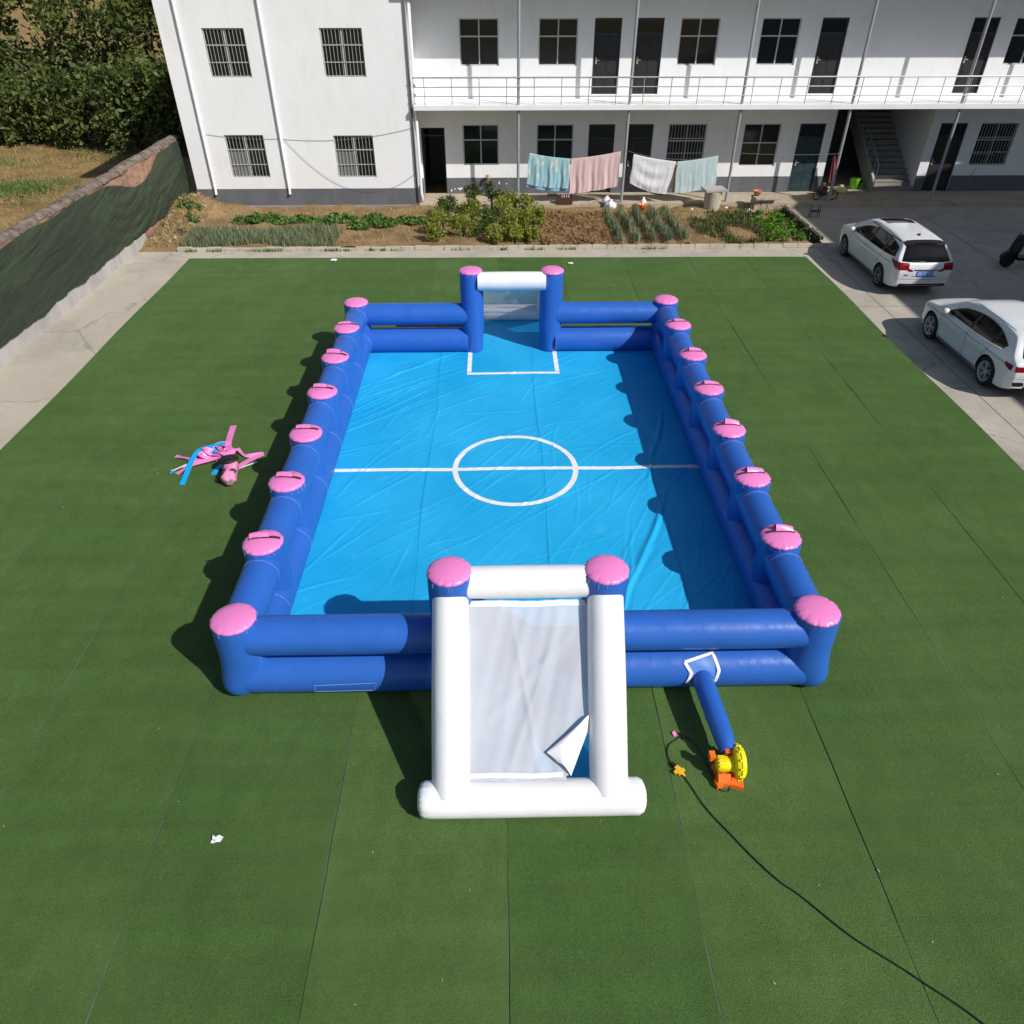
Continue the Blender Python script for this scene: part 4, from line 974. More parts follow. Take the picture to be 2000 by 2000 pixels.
ribbon([(-4.82, 12.8, .03), (-5.0, 12.55, .06), (-5.15, 12.35, .05), (-5.2, 12.28, .03)], .11, MT['pink'], 'pink_strap', SP)
ribbon([(-5.7, 12.75, .14), (-5.55, 12.6, .18), (-5.4, 12.62, .16), (-5.35, 12.85, .14)], .09, MT['pink'], 'pink_strap', SP, roll=.7)
ribbon([(-5.9, 12.72, .10), (-5.75, 12.9, .16), (-5.6, 12.75, .17), (-5.62, 12.58, .12)], .08, MT['pink'], 'pink_strap', SP, roll=.9)
ribbon([(-6.09, 11.75, .03), (-6.1, 12.1, .07), (-6.1, 12.45, .13), (-6.05, 12.78, .16), (-5.85, 12.9, .17), (-5.62, 13.08, .15)], .105, MT['sblue'], 'blue_strap', SP)
ribbon([(-5.60, 12.08, .03), (-5.55, 12.3, .05), (-5.47, 12.5, .08)], .10, MT['sblue'], 'blue_strap', SP)
ribbon([(-6.45, 12.22, .03), (-6.3, 12.32, .06), (-6.1, 12.42, .07), (-5.95, 12.5, .06)], .08, MT['swhite'], 'white_strap', SP, roll=.4)
ribbon([(-6.46, 12.15, .03), (-6.38, 12.2, .05)], .05, MT['sblue'], 'blue_strap', SP)
q = random.Random(21)
for k in range(9):
    cx_, cy_ = -5.72 + q.uniform(-.28, .24), 12.70 + q.uniform(-.14, .16); a_ = q.uniform(0, 6.28); L_ = q.uniform(.18, .34)
    pts_ = [(cx_ + L_ * math.cos(a_ + j * .5) * (j - 1.5) / 1.5, cy_ + .6 * L_ * math.sin(a_ + j * .6) * (j - 1.5) / 1.5, .05 + .14 * math.sin(math.pi * j / 3) * q.uniform(.5, 1.1)) for j in range(4)]
    ribbon(pts_, q.uniform(.05, .09), MT['sblue'] if k % 4 == 3 else MT['pink'], 'blue_strap' if k % 4 == 3 else 'pink_strap', SP, roll=q.uniform(.3, 1.0))
mb = MB(); mb.tube([(-5.44 + .07 * math.cos(t), 11.9 + .06 * math.sin(t), .03) for t in [6.283 * k / 16 for k in range(16)]], .010, 6, closed=True); mb.build('ring', MT['black'], SP, smooth=True)
ribbon([(-5.15, 12.3, .03), (-5.0, 12.4, .04), (-4.85, 12.52, .03)], .025, MT['swhite'], 'cord_end', SP)
# pink pouch with a black lid
PC = empty('pink_pouch', (-5.1, 11.95, .02)); tag(PC, 'pink tapered pouch with black round lid lying against the strap bundle', 'pouch')
mb = MB(); d = Vector((.20, -.98, 0)); c0 = Vector((-5.27, 12.26, .16))
mb.lathe([(.0, -.02), (.12, -.02), (.15, .02), (.145, .10), (.115, .22), (.135, .36), (.145, .46), (.12, .55), (.06, .59), (.0, .595)], c0 + d * .02, 22, d, rip=lambda i, t: (.018 * math.sin(3 * t + i * 1.7) + .012 * math.sin(5 * t - i * 2.3) if 0 < i < 9 else 0, 0)); mb.build('pouch_body', M('pink_cloth', (.78, .26, .46), .75, .2, 9, .5, 22, bdist=.03), PC, smooth=True)
mb = MB(); mb.lathe([(0, 0), (.19, 0), (.20, .02), (.19, .045), (.10, .06), (.0, .062)], c0 + Vector((-.02, -.02, .10)), 26, (-.1, .15, 1)); mb.build('lid', MT['black'], PC, smooth=True)
mb = MB(); mb.lathe([(0, 0), (.016, 0), (.012, .012), (0, .014)], c0 + Vector((-.005, -.10, .158)), 12, (-.1, .15, 1)); mb.build('button', MT['steel'], PC)
for sx in (-.085, .085):
    mb = MB(); mb.lathe([(0, .0), (.065, .004), (.06, .014), (0, .02)], Vector((-5.175 + sx, 11.84, .300 - abs(sx) * .35)), 14, (sx * 5, -.2, 1)); mb.build('dark_patch', M('dark_mesh', (.06, .035, .05), .8, .2), PC, smooth=True)
mb = MB(); mb.box((-5.18, 11.63, .10), (-5.10, 11.67, .18)); mb.box((-5.11, 11.64, .16), (-5.07, 11.68, .20)); mb.build('buckle', MT['steel'], PC)

# litter on the turf
def scrap(loc, s, label, seed):
    q = random.Random(seed); mb = MB()
    mb.grid(lambda u, v: (loc[0] + (u - .5) * s + .02 * q.random(), loc[1] + (v - .5) * s * .7 + .02 * q.random(), .03 + .035 * q.random()), 5, 4)
    o = mb.build('paper_scrap', MT['swhite'], origin=(loc[0], loc[1], .02)); tag(o, label, 'litter'); return o
scrap((-3.31, 4.58), .12, 'crumpled white paper scrap on turf at the near left', 3)
scrap((-5.4, 24.58), .20, 'white paper scrap at the far turf edge behind the left court corner', 4)
scrap((2.36, 24.1), .16, 'white paper scrap on far turf right of the back goal', 5)
# ================================================================== LAUNDRY AND THINGS ALONG THE WALKWAY
def cloth_mat(name, base, kind):
    m, nt, bs = new_mat(name); v = pos_node(nt)
    c = ramp(nt, noise(nt, v, 3, 4), [(.3, sc_(base, .92)), (.7, base)])
    if kind == 'leafy':
        f = ramp(nt, noise(nt, pos_node(nt, (1.2, 1, .8)), 4.5, 3, .5, .4), [(.53, (0,) * 3), (.60, (.85,) * 3)]); c = mixc(nt, f, c, (.72, .68, .58))
        f = ramp(nt, noise(nt, pos_node(nt, (2.4, 1, .7)), 4, 2, .5), [(.56, (0,) * 3), (.64, (.5,) * 3)]); c = mixc(nt, f, c, (.24, .50, .68))
    if kind == 'weave':
        f = ramp(nt, noise(nt, pos_node(nt, (5, 5, 1.2)), 9, 4, .6), [(.4, (0,) * 3), (.6, (.55,) * 3)]); c = mixc(nt, f, c, (.70, .46, .46))
    if kind == 'floral':
        vo = nt.nodes.new('ShaderNodeTexVoronoi'); vo.inputs['Scale'].default_value = 7; nt.links.new(v, vo.inputs['Vector'])
        f = ramp(nt, vo.outputs['Distance'], [(.10, (.7,) * 3), (.34, (0,) * 3)]); 
        msk = ramp(nt, noise(nt, v, 3, 2), [(.46, (0,) * 3), (.54, (1,) * 3)]); f = mixc(nt, 1.0, f, msk, 'MULTIPLY')
        c = mixc(nt, f, c, mixc(nt, ramp(nt, noise(nt, v, 9, 2), [(.45, (0,) * 3), (.5, (1,) * 3)]), (.62, .32, .34), (.36, .34, .40)))
    if kind == 'plain':
        f = ramp(nt, noise(nt, pos_node(nt, (6, 6, .8)), 5, 3), [(.45, (0,) * 3), (.6, (.4,) * 3)]); c = mixc(nt, f, c, (.36, .50, .53))
    nt.links.new(c, bs.inputs['Base Color']); bs.inputs['Roughness'].default_value = .9; bs.inputs['Specular IOR Level'].default_value = .1
    tl = nt.nodes.new('ShaderNodeBsdfTranslucent'); nt.links.new(c, tl.inputs[0]); mx = nt.nodes.new('ShaderNodeMixShader'); mx.inputs[0].default_value = .18
    nt.links.new(bs.outputs[0], mx.inputs[1]); nt.links.new(tl.outputs[0], mx.inputs[2]); nt.links.new(mx.outputs[0], nt.nodes['Material Output'].inputs[0]); return m
YL = 30.80
def blanket(tl, tr, bl, br, mat, label, seed, sagb=.14, back=.1, belly=0.):
    q = random.Random(seed); ph = [q.uniform(0, 6) for _ in range(5)]
    def pt(u, v, side):
        t = Vector((tl[0] + (tr[0] - tl[0]) * u, 0, tl[1] + (tr[1] - tl[1]) * u - .03 * math.sin(math.pi * u)))
        b = Vector((bl[0] + (br[0] - bl[0]) * u, 0, bl[1] + (br[1] - bl[1]) * u - sagb * math.sin(math.pi * u)))
        p = t.lerp(b, v); f = v ** .6
        wv = (.030 * math.sin(u * 17 + ph[0] + v * .5) + .018 * math.sin(u * 37 + ph[1] - v * 2) + .014 * math.sin(u * 59 + ph[2])) * f
        if belly: wv = wv * .3 + belly * math.sin(math.hypot((u - .5) * 1.3, v + .5) * 15 + ph[4]) * f * math.sin(math.pi * u)
        return (p.x + .012 * math.sin(v * 9 + ph[3]), YL - side * (.022 + .05 * f) + wv, p.z)
    r = MB(); r.grid(lambda u, v: pt(u, v, 1), 50, 26)
    o = r.build('blanket', mat, smooth=True, origin=((tl[0] + tr[0]) / 2, YL, tl[1]), fixn=False); tag(o, label, 'blanket', 'blankets drying on the clothes line')
    r = MB(); r.grid(lambda u, v: pt(u, v * (1 - back), -1), 30, 14); r.build('back_layer', mat, o, smooth=True, fixn=False)
    r = MB(); r.grid(lambda u, v: (tl[0] + (tr[0] - tl[0]) * u + .012 * math.sin(ph[3]), YL + .022 * math.cos(v * math.pi) * -1, tl[1] + (tr[1] - tl[1]) * u - .03 * math.sin(math.pi * u) + .016 * math.sin(v * math.pi)), 30, 4); r.build('top_fold', mat, o, smooth=True, fixn=False)
    return o
B_leaf = cloth_mat('blue_leaf_blanket', (.36, .60, .68), 'leafy'); B_pink = cloth_mat('pink_blanket', (.80, .62, .60), 'weave')
B_flor = cloth_mat('white_floral_blanket', (.80, .80, .83), 'floral'); B_pale = cloth_mat('pale_aqua_blanket', (.60, .72, .72), 'plain')
b1 = blanket((1.25, 1.98), (2.82, 1.78), (1.17, .90), (2.80, .74), B_leaf, 'light blue leaf patterned blanket, leftmost on the clothes line', 1, .05)
r = MB(); r.grid(lambda u, v: (1.17 + 1.63 * u, YL - .03 + .03 * math.sin(u * 17), .93 - .16 * u - v * .14 - .06 * math.sin(math.pi * u)), 30, 4); r.build('lower_hem', cloth_mat('blue_hem', (.28, .50, .68), 'plainx'), b1, smooth=True, fixn=False)
blanket((2.86, 1.78), (4.74, 2.03), (2.84, .53), (4.72, .80), B_pink, 'pink woven blanket on the clothes line, left of the middle post', 2, .03)
blanket((5.26, 1.93), (6.92, 1.66), (5.19, .92), (6.66, .50), B_flor, 'white blanket with red floral print, right of the middle post', 3, .10, .12, .028)
blanket((6.96, 1.66), (8.50, 1.87), (6.98, .54), (8.56, .82), B_pale, 'plain pale aqua blanket, rightmost on the clothes line', 4, .07, .1, .006)
cl = MB(); cl.tube(sag((.83, YL, 2.06), (4.93, YL, 2.10), .30, 20), .006, 5); cl.tube(sag((4.93, YL, 2.08), (9.1, YL, 1.98), .28, 20), .006, 5); cl.tube(sag((9.1, YL, 1.98), (13.22, YL, 1.93), .06, 10), .006, 5)
tag(cl.build('clothes_line', MT['wire'], origin=(4.9, YL, 2)), 'thin wire clothes line strung between the grey veranda posts', 'clothes line')
# yellowish cloth behind
r = MB(); r.grid(lambda u, v: (6.86 + u * .16, YL + .12 + .02 * math.sin(u * 9), 1.6 - v * .95), 4, 8); o = r.build('hanging_towel', M('ochre_towel', (.52, .42, .25), .9, .1), smooth=True, origin=(6.9, YL, 1.6)); tag(o, 'narrow ochre towel hanging between floral and aqua blankets', 'towel')

def put(mb, name, mat, label, cat, origin, **k):
    o = mb.build(name, mat, origin=origin, **k); tag(o, label, cat); return o
# standing fan
F = empty('pedestal_fan', (-.36, 32.0, zw)); tag(F, 'old round pedestal fan standing by the chipped grey plinth', 'fan')
mb = MB(); mb.tube([(-.36 + .2 * math.cos(t), 31.92, .55 + .2 * math.sin(t)) for t in [6.283 * k / 28 for k in range(28)]], .018, 8, closed=True); mb.build('guard_ring', MT['steel'], F, smooth=True)
mb = MB()
for k in range(16):
    t = 6.283 * k / 16; mb.tube([(-.36, 31.88, .55), (-.36 + .2 * math.cos(t), 31.92, .55 + .2 * math.sin(t))], .003, 4)
mb.build('guard_wire', MT['steel'], F)
for k in range(3):
    mb = MB(); t = 2.09 * k + .4; a = Vector((math.cos(t), 0, math.sin(t))); b = Vector((-math.sin(t), .2, math.cos(t)))
    mb.obox(Vector((-.36, 31.94, .55)) + a * .1, a * .085, b * .055, (0, .004, 0)); mb.build('blade', MT['dgrey'], F)
mb = MB(); mb.tube([(-.36, 32.05, zw + .03), (-.36, 32.05, .5)], .018, 8); mb.lathe([(.15, zw), (.15, zw + .02), (.05, zw + .04), (.02, zw + .05)], (-.36, 32.03, 0), 20); mb.lathe([(.05, -.08), (.06, 0), (.06, .08), (.03, .12)], (-.36, 31.98, .55), 14, (0, 1, 0)); mb.build('stand', MT['dgrey'], F, smooth=True, sharp=40)
mb = MB(); mb.lathe([(0, .0), (.09, .0), (.11, .06), (.09, .14), (0, .17)], (-.34, 32.1, .80), 14); tag(mb.build('straw_hat', M('straw', (.50, .45, .32), .9, .15), origin=(-.34, 32.1, .8)), 'straw coloured rounded hat resting behind the fan', 'hat')
mb = MB(); mb.tube([(-.3, 31.5, zw + .02), (.75, 30.75, zw + .02)], .02, 6); put(mb, 'wooden_pole', M('worn_wood', (.26, .18, .11), .85, .2), 'wooden pole lying on the walkway between fan and leftmost post', 'pole', (.2, 31.1, zw), smooth=True)
# crate
CR = empty('wooden_crate', (2.66, 30.72, zw)); tag(CR, 'dark brown crate with white bottles at the walkway edge below blankets', 'crate')
MT['crate'] = M('dark_red_wood', (.075, .028, .02), .7, .25, 8)
cx, cy = 2.66, 30.74
for (a, b) in (((-.31, -.15, 0), (.31, -.13, .26)), ((-.31, .13, 0), (.31, .15, .26)), ((-.31, -.129, 0), (-.29, .129, .26)), ((.29, -.129, 0), (.31, .129, .26)), ((-.289, -.129, .0), (.289, .129, .02))):
    mb = MB(); mb.box((cx + a[0], cy + a[1], zw + a[2]), (cx + b[0], cy + b[1], zw + b[2])); mb.build('panel', MT['crate'], CR)
for k in range(4):
    mb = MB(); mb.lathe([(.035, 0), (.035, .16), (.015, .22), (.015, .29), (0, .29)], (cx - .1 + k * .09, cy + .03 * (k % 2), zw + .03), 10)
    o = mb.build('bottle', MT['swhite'], origin=(cx - .1 + k * .09, cy, zw)); tag(o, 'small white bottle in the dark brown crate, %s from the left' % ['first', 'second', 'third', 'fourth'][k], 'bottle', 'white bottles in the crate')
# white bags
def bag(c, s, label, seed, mat, cat='bag', name='plastic_bag'):
    q = random.Random(seed); mb = MB(); n = 16
    prof = [(0, 0), (.75, .02), (1, .25), (.95, .55), (.6, .85), (.25, .95), (.35, 1.1), (0, 1.05)]
    tab = [[q.uniform(.75, 1.2) for _ in range(n)] for _ in prof]
    mb.lathe([(r * s[0], h * s[2]) for r, h in prof], c, n, rip=lambda i, t: (prof[i][0] * s[0] * (tab[i][int(t / 6.2832 * n + .5) % n] - 1), 0))
    o = mb.build(name, mat, origin=c, smooth=True); tag(o, label, cat); return o
bag((4.45, 30.42, .04), (.22, .2, .32), 'crumpled white plastic bag at garden edge below the middle post', 11, MT['swhite'])
bag((4.32, 30.66, zw), (.20, .2, .26), 'white sack on the walkway edge left of the middle post', 12, MT['swhite'])
mb = MB(); mb.lathe([(.0, 0), (.13, 0), (.17, .20), (.175, .22), (.155, .20), (.12, .03), (0, .03)], (5.64, 30.15, .08), 20); put(mb, 'bucket', MT['orange'], 'orange plastic bucket at the top of the onion rows', 'bucket', (5.64, 30.15, .08), smooth=True)
bag((5.72, 30.36, .1), (.13, .1, .36), 'white jug shaped bag standing behind the orange bucket', 13, MT['swhite'])
# concrete drum with slab lid
DR = empty('concrete_drum', (8.38, 30.2, .05)); tag(DR, 'tall concrete drum with flat square lid at garden edge', 'drum')
mb = MB(); mb.lathe([(.27, 0), (.30, .02), (.32, .35), (.335, .68), (.30, .70), (.0, .70)], (8.38, 30.2, .05), 28); mb.build('drum_body', MT['kerb'], DR, smooth=True, sharp=50)
mb = MB(); mb.obox((8.40, 30.24, .80), (.42, .04, 0), (-.035, .36, 0), (0, 0, .035)); mb.build('lid', MT['plasterbase'], DR)
bag((9.0, 30.3, .06), (.08, .08, .07), 'tiny white scrap on soil right of the concrete drum', 21, MT['swhite'], 'litter', 'litter_scrap')
bag((7.6, 30.1, .06), (.06, .06, .08), 'tiny white cup on soil left of the concrete drum', 22, MT['swhite'], 'litter', 'litter_cup')
# brick stack with pot
BS = empty('brick_stack', (10.3, 30.15, .05)); tag(BS, 'small stack of old bricks and slabs at the right garden end', 'brick stack')
MT['palebrick'] = M('pale_old_brick', (.40, .34, .27), .95, .25, 6, .4, 20)
for lv in range(5):
    z = .05 + lv * .105
    n = 3 if lv < 4 else 1
    if lv < 4:
        for k in range(3):
            for m_ in range(2):
                mb = MB(); X = 10.0 + k * .26 + rng.uniform(-.015, .015); Y = 30.03 + m_ * .26
                mb.box((X, Y, z), (X + .24, Y + .24, z + .098)); b = mb.build('brick', MT['palebrick'], BS, origin=(X + .12, Y + .12, z)); b.rotation_euler.z = rng.uniform(-.08, .08)
    else:
        mb = MB(); mb.obox((10.46, 30.2, z + .03), (.48, .02, 0), (-.02, .30, 0), (0, 0, .032)); mb.build('slab', MT['palebrick'], BS)
mb = MB(); mb.lathe([(0, 0), (.12, 0), (.17, .13), (.18, .15), (.16, .14), (.11, .02), (0, .02)], (10.14, 30.34, .575), 20); put(mb, 'red_basin', M('faded_red_plastic', (.62, .20, .14), .5, .15), 'faded red plastic basin on top of the brick stack', 'basin', (10.14, 30.34, .575), smooth=True)
bag((9.72, 29.75, .05), (.2, .2, .14), 'pale pink crumpled bag on soil beside the brick stack', 31, M('pale_pink_plastic', (.68, .58, .56), .7, .1))
# black box by the wall behind aqua blanket
mb = MB(); mb.box((6.62, 31.9, zw), (6.92, 32.2, zw + .32)); put(mb, 'black_box', MT['dgrey'], 'small dark box on the walkway behind the white floral blanket', 'box', (6.77, 32.05, zw))
mb = MB(); mb.box((2.05, 31.75, zw), (2.45, 31.87, zw + .09)); put(mb, 'pale_brick', MT['palebrick'], 'pale brick lying on walkway below the blue blanket', 'brick', (2.25, 31.8, zw))
# small stool lying on the yard
ST = empty('small_stool', (12.12, 29.3, 0)); tag(ST, 'small dark stool on concrete by the shade edge near the garden corner', 'stool')
mb = MB(); mb.box((11.98, 29.22, .20), (12.30, 29.44, .23)); mb.build('seat', MT['dgrey'], ST)
for sx in (11.99, 12.27):
    for sy in (29.23, 29.41):
        mb = MB(); mb.tube([(sx + .015 + (sx - 12.13) * .3, sy + .01, 0), (sx + .015, sy + .01, .20), (sx + .015 + (sx - 12.13) * .25, sy + .01, .40)], .014, 6); mb.build('leg', MT['dgrey'], ST)
# things by the stairs
mb = MB(); mb.lathe([(0, 0), (.15, 0), (.20, .38), (.21, .40), (.19, .39), (.14, .03), (0, .03)], (14.95, 32.75, zw), 20); o = put(mb, 'green_bin', M('lime_plastic', (.22, .62, .03), .4, .1), 'lime green plastic bin beside the stair foot', 'bin', (14.95, 32.75, zw), smooth=True)
mb = MB(); mb.tube([(15.13, 32.6, .40), (15.24, 32.55, .42), (15.26, 32.55, .34), (15.12, 32.6, .26)], .018, 6); mb.build('handle', o.data.materials[0], o)
bag((14.15, 32.15, zw), (.28, .25, .26), 'pale yellow knotted sack on the walkway before the stair alcove', 41, M('pale_yellow_plastic', (.72, .62, .30), .6, .1), 'sack', 'yellow_sack')
r = MB(); r.grid(lambda u, v: (13.42 + .08 * v + u * (.12 + .16 * v), 31.9 + .03 * math.sin(u * 9), 1.62 - v * 1.0), 8, 12); o = r.build('red_cloth', M('dark_red_cloth', (.28, .05, .05), .9, .2), smooth=True, origin=(13.5, 31.9, 1.6)); tag(o, 'dark red cloth hanging beside the white pillar by the stairs', 'cloth')
# small bicycle at the post
BK = empty('small_bicycle', (13.0, 30.98, zw)); tag(BK, 'small dark bicycle leaning at the post by the stairs', 'bicycle')
for dx in (-.32, .32):
    mb = MB(); mb.tube([(13.1 + dx + .17 * math.cos(t), 31.02, zw + .19 + .17 * math.sin(t)) for t in [6.283 * k / 22 for k in range(22)]], .022, 7, closed=True); wh = mb.build('wheel', MT['black'], BK, smooth=True)
    mb = MB()
    for k in range(8): t = .785 * k; mb.tube([(13.1 + dx, 31.02, zw + .19), (13.1 + dx + .165 * math.cos(t), 31.02, zw + .19 + .165 * math.sin(t))], .004, 4)
    mb.build('spoke', MT['steel'], wh)
mb = MB(); mb.tube([(12.78, 31.02, zw + .19), (13.0, 31.02, zw + .42), (13.35, 31.02, zw + .44), (13.42, 31.02, zw + .19)], .016, 6); mb.tube([(13.0, 31.02, zw + .42), (13.1, 31.02, zw + .2), (13.35, 31.02, zw + .44)], .014, 6); mb.tube([(13.36, 31.02, zw + .44), (13.33, 31.02, zw + .62)], .014, 6); mb.build('frame', MT['dgrey'], BK, smooth=True)
mb = MB(); mb.tube([(13.32, 30.85, zw + .64), (13.33, 31.02, zw + .62), (13.32, 31.2, zw + .64)], .013, 6); mb.build('handlebar', MT['dgrey'], BK, smooth=True)
mb = MB(); mb.lathe([(0, 0), (.06, .0), (.05, .04), (0, .05)], (12.98, 31.02, zw + .44), 12); mb.build('saddle', MT['black'], BK, smooth=True)
bag((13.25, 31.75, zw), (.22, .2, .42), 'brown bundle of brooms and rags at the white pillar foot', 43, M('brown_rags', (.14, .10, .06), .95, .4, 12), 'bundle', 'rag_bundle')

# rubble by the left end of the garden
mb = MB(); q = random.Random(9)
for i in range(60):
    x = -12.0 + q.random() * 1.2; y = 26.2 + q.random() * 4.6; r = q.uniform(.02, .08); a = q.random() * 6
    zz = fs((x + 12.2) / 23.3, (y - 25.84) / 5.2)[2]
    mb.obox((x, y, zz + r * .3), (r * math.cos(a), r * math.sin(a), r * .4), (-r * .6 * math.sin(a), r * .6 * math.cos(a), 0), (0, -r * .2, r * .5))
tag(mb.build('rubble', MT['palebrick']), 'loose rubble and broken bricks on the soil heap under the shade net', 'rubble', kind='stuff')
for k, (x, y, a, L) in enumerate(((-11.3, 27.3, .2, .5), (-11.5, 27.7, 1.1, .4), (-11.2, 27.0, -.1, .55))):
    mb = MB(); mb.obox((x, y, .25), (L / 2 * math.cos(a), L / 2 * math.sin(a), .03), (-.03 * math.sin(a), .03 * math.cos(a), 0), (0, 0, .02))
    put(mb, 'plank', MT['darkbrick'], ['dark broken plank lying level on the soil heap', 'dark broken plank lying crosswise on the soil heap', 'dark broken plank nearest the kerb on the soil heap'][k], 'plank', (x, y, .2))

# ================================================================== PLANTS
def add_leaves(mb, P, sizes, tilt=1.0, asp=.55, q=nrs):
    P = np.asarray(P); n = len(P); sizes = np.broadcast_to(sizes, (n,))
    d = q.normal(size=(n, 3)); d[:, 2] *= tilt; d /= np.linalg.norm(d, axis=1)[:, None] + 1e-9
    e = q.normal(size=(n, 3)); e -= (e * d).sum(1)[:, None] * d; e /= np.linalg.norm(e, axis=1)[:, None] + 1e-9
    a = d * sizes[:, None] * .5; b = e * sizes[:, None] * .5 * asp
    V = np.stack([P - a, P + b, P + a, P - b], 1).reshape(-1, 3); o = len(mb.v)
    mb.v.extend(map(tuple, V.tolist())); mb.f.extend([(o + 4 * i, o + 4 * i + 1, o + 4 * i + 2, o + 4 * i + 3) for i in range(n)]); mb.mi.extend([0] * n)
def add_blades(mb, P, H_, lean, wd, q=nrs):
    P = np.asarray(P); n = len(P); H_ = np.broadcast_to(H_, (n,)); th = q.uniform(0, 6.283, n); ln = q.uniform(.1, 1, n) * lean
    dirv = np.stack([np.cos(th), np.sin(th), np.zeros(n)], 1); sd = np.stack([-np.sin(th), np.cos(th), np.zeros(n)], 1) * wd
    mid = P + dirv * (ln * H_ * .35)[:, None] + np.array([0, 0, 1]) * (H_ * .6)[:, None]; top = P + dirv * (ln * H_)[:, None] + np.array([0, 0, 1]) * H_[:, None]
    V = np.stack([P - sd, P + sd, mid + sd * .8, mid - sd * .8, top], 1).reshape(-1, 3); o = len(mb.v)
    mb.v.extend(map(tuple, V.tolist()))
    for i in range(n): k = o + 5 * i; mb.f.append((k, k + 1, k + 2, k + 3)); mb.f.append((k + 3, k + 2, k + 4)); mb.mi += [0, 0]
G_dark = leaf_mat('hedge_leaf', [(.045, .070, .018), (.085, .120, .028), (.14, .175, .042), (.20, .22, .062)])
G_mid = leaf_mat('leafy_green', [(.08, .165, .03), (.13, .24, .05), (.21, .34, .085)], trans=.3)
G_yel = leaf_mat('yellow_green', [(.14, .19, .028), (.26, .31, .045), (.40, .43, .07), (.48, .46, .10)], trans=.35)
G_shr = leaf_mat('shrub_green', [(.05, .09, .022), (.10, .155, .032), (.165, .23, .055)], trans=.3)
G_oni = leaf_mat('onion_green', [(.13, .19, .11), (.20, .27, .16), (.31, .36, .22), (.42, .42, .25)], trans=.35)
G_let = leaf_mat('lettuce_green', [(.08, .20, .012), (.13, .29, .02), (.20, .38, .04)])
G_dry = leaf_mat('dry_grass', [(.26, .18, .07), (.38, .27, .11), (.48, .36, .17), (.14, .15, .05)], trans=.15)
MT['bark'] = M('bark', (.09, .065, .045), .95, .3, 6)
def shrub(x, y, z, r, h, n, mat, name, label, cat, group, leaf=.1, seed=0, stem=True, tilt=.8):
    q = np.random.RandomState(seed)
    root = empty(name, (x, y, z)); tag(root, label, cat, group)
    nc = max(6, int(n / 70)) if n < 5000 or True else 0; C = []
    for i in range(nc):
        a = q.uniform(0, 6.283); rr = r * math.sqrt(q.uniform(0, 1)) * .8; hh = h * q.uniform(.12, .95); k = 1 - .45 * (hh / h) ** 2
        C.append((x + rr * k * math.cos(a), y + rr * k * math.sin(a), z + hh))
    C = np.array(C); idx = q.randint(0, nc, n); s_ = q.uniform(.14, .30, nc)
    D = q.normal(size=(n, 3)) * .6; P = C[idx] + D * (s_[idx] * r * .9)[:, None]; P[:, 2] = np.maximum(P[:, 2], z + .02)
    mb = MB(); add_leaves(mb, P, q.uniform(.45, 1.6, n) * leaf, tilt, .5, q); mb.build('crown', mat, root, fixn=False)
    if stem:
        mb = MB()
        for i in range(min(7, nc)): mb.tube([(x + .04 * (i - 3), y, z - .05), ((x + C[i][0]) / 2, (y + C[i][1]) / 2, z + (C[i][2] - z) * .6), tuple(C[i])], [.025 * h, .016 * h, .006 * h], 5)
        mb.build('trunk', MT['bark'], root)
    return root
# hedge behind the left wall
hx = [(-31.5, 46.5, 2.4, 3.6), (-28.4, 45.2, 2.2, 3.2), (-25.7, 44.2, 2.1, 3.0), (-23.2, 43.9, 2.1, 3.3), (-20.8, 43.4, 2.2, 3.6), (-18.5, 42.4, 2.2, 3.8), (-16.2, 41.6, 2.2, 4.0), (-14.0, 41.2, 2.0, 4.3)]
hl = ['leafy hedge bush at the far left edge beyond the dry field', 'second hedge bush from the left beyond the dry field', 'third hedge bush from the left beyond the dry field', 'fourth hedge bush from the left beyond the dry field', 'fifth hedge bush from the left beyond the dry field', 'third hedge bush counted from the white block', 'second hedge bush counted from the white block', 'dark hedge bush next to the white block']
for k, (x, y, r, h) in enumerate(hx):
    shrub(x, y, -.03, r, h, 5200, G_dark, 'hedge_bush', hl[k], 'bush', 'hedge bushes beyond the dry field', .24, 50 + k)
tl_ = ['tall tree behind the hedge at the far left', 'second tall tree from the left behind the hedge', 'third tall tree from the left behind the hedge', 'fourth tall tree behind the hedge towards the white block', 'tall tree behind the hedge beside the white block', 'tall tree nearest the white block behind the hedge']
for k, (x, y, r, h) in enumerate([(-38, 55, 4.2, 8.5), (-32, 54, 4.2, 8), (-26.5, 53, 4, 8.5), (-21, 52, 4, 8.2), (-16.2, 51, 3.8, 8.6), (-43.5, 56, 4.3, 8.6)]):
    shrub(x, y, -.03, r, h, 5200, G_dark, 'tall_tree', tl_[(k + 1) % 6] if k < 5 else tl_[0], 'tree', 'trees behind the hedge', .34, 80 + k)
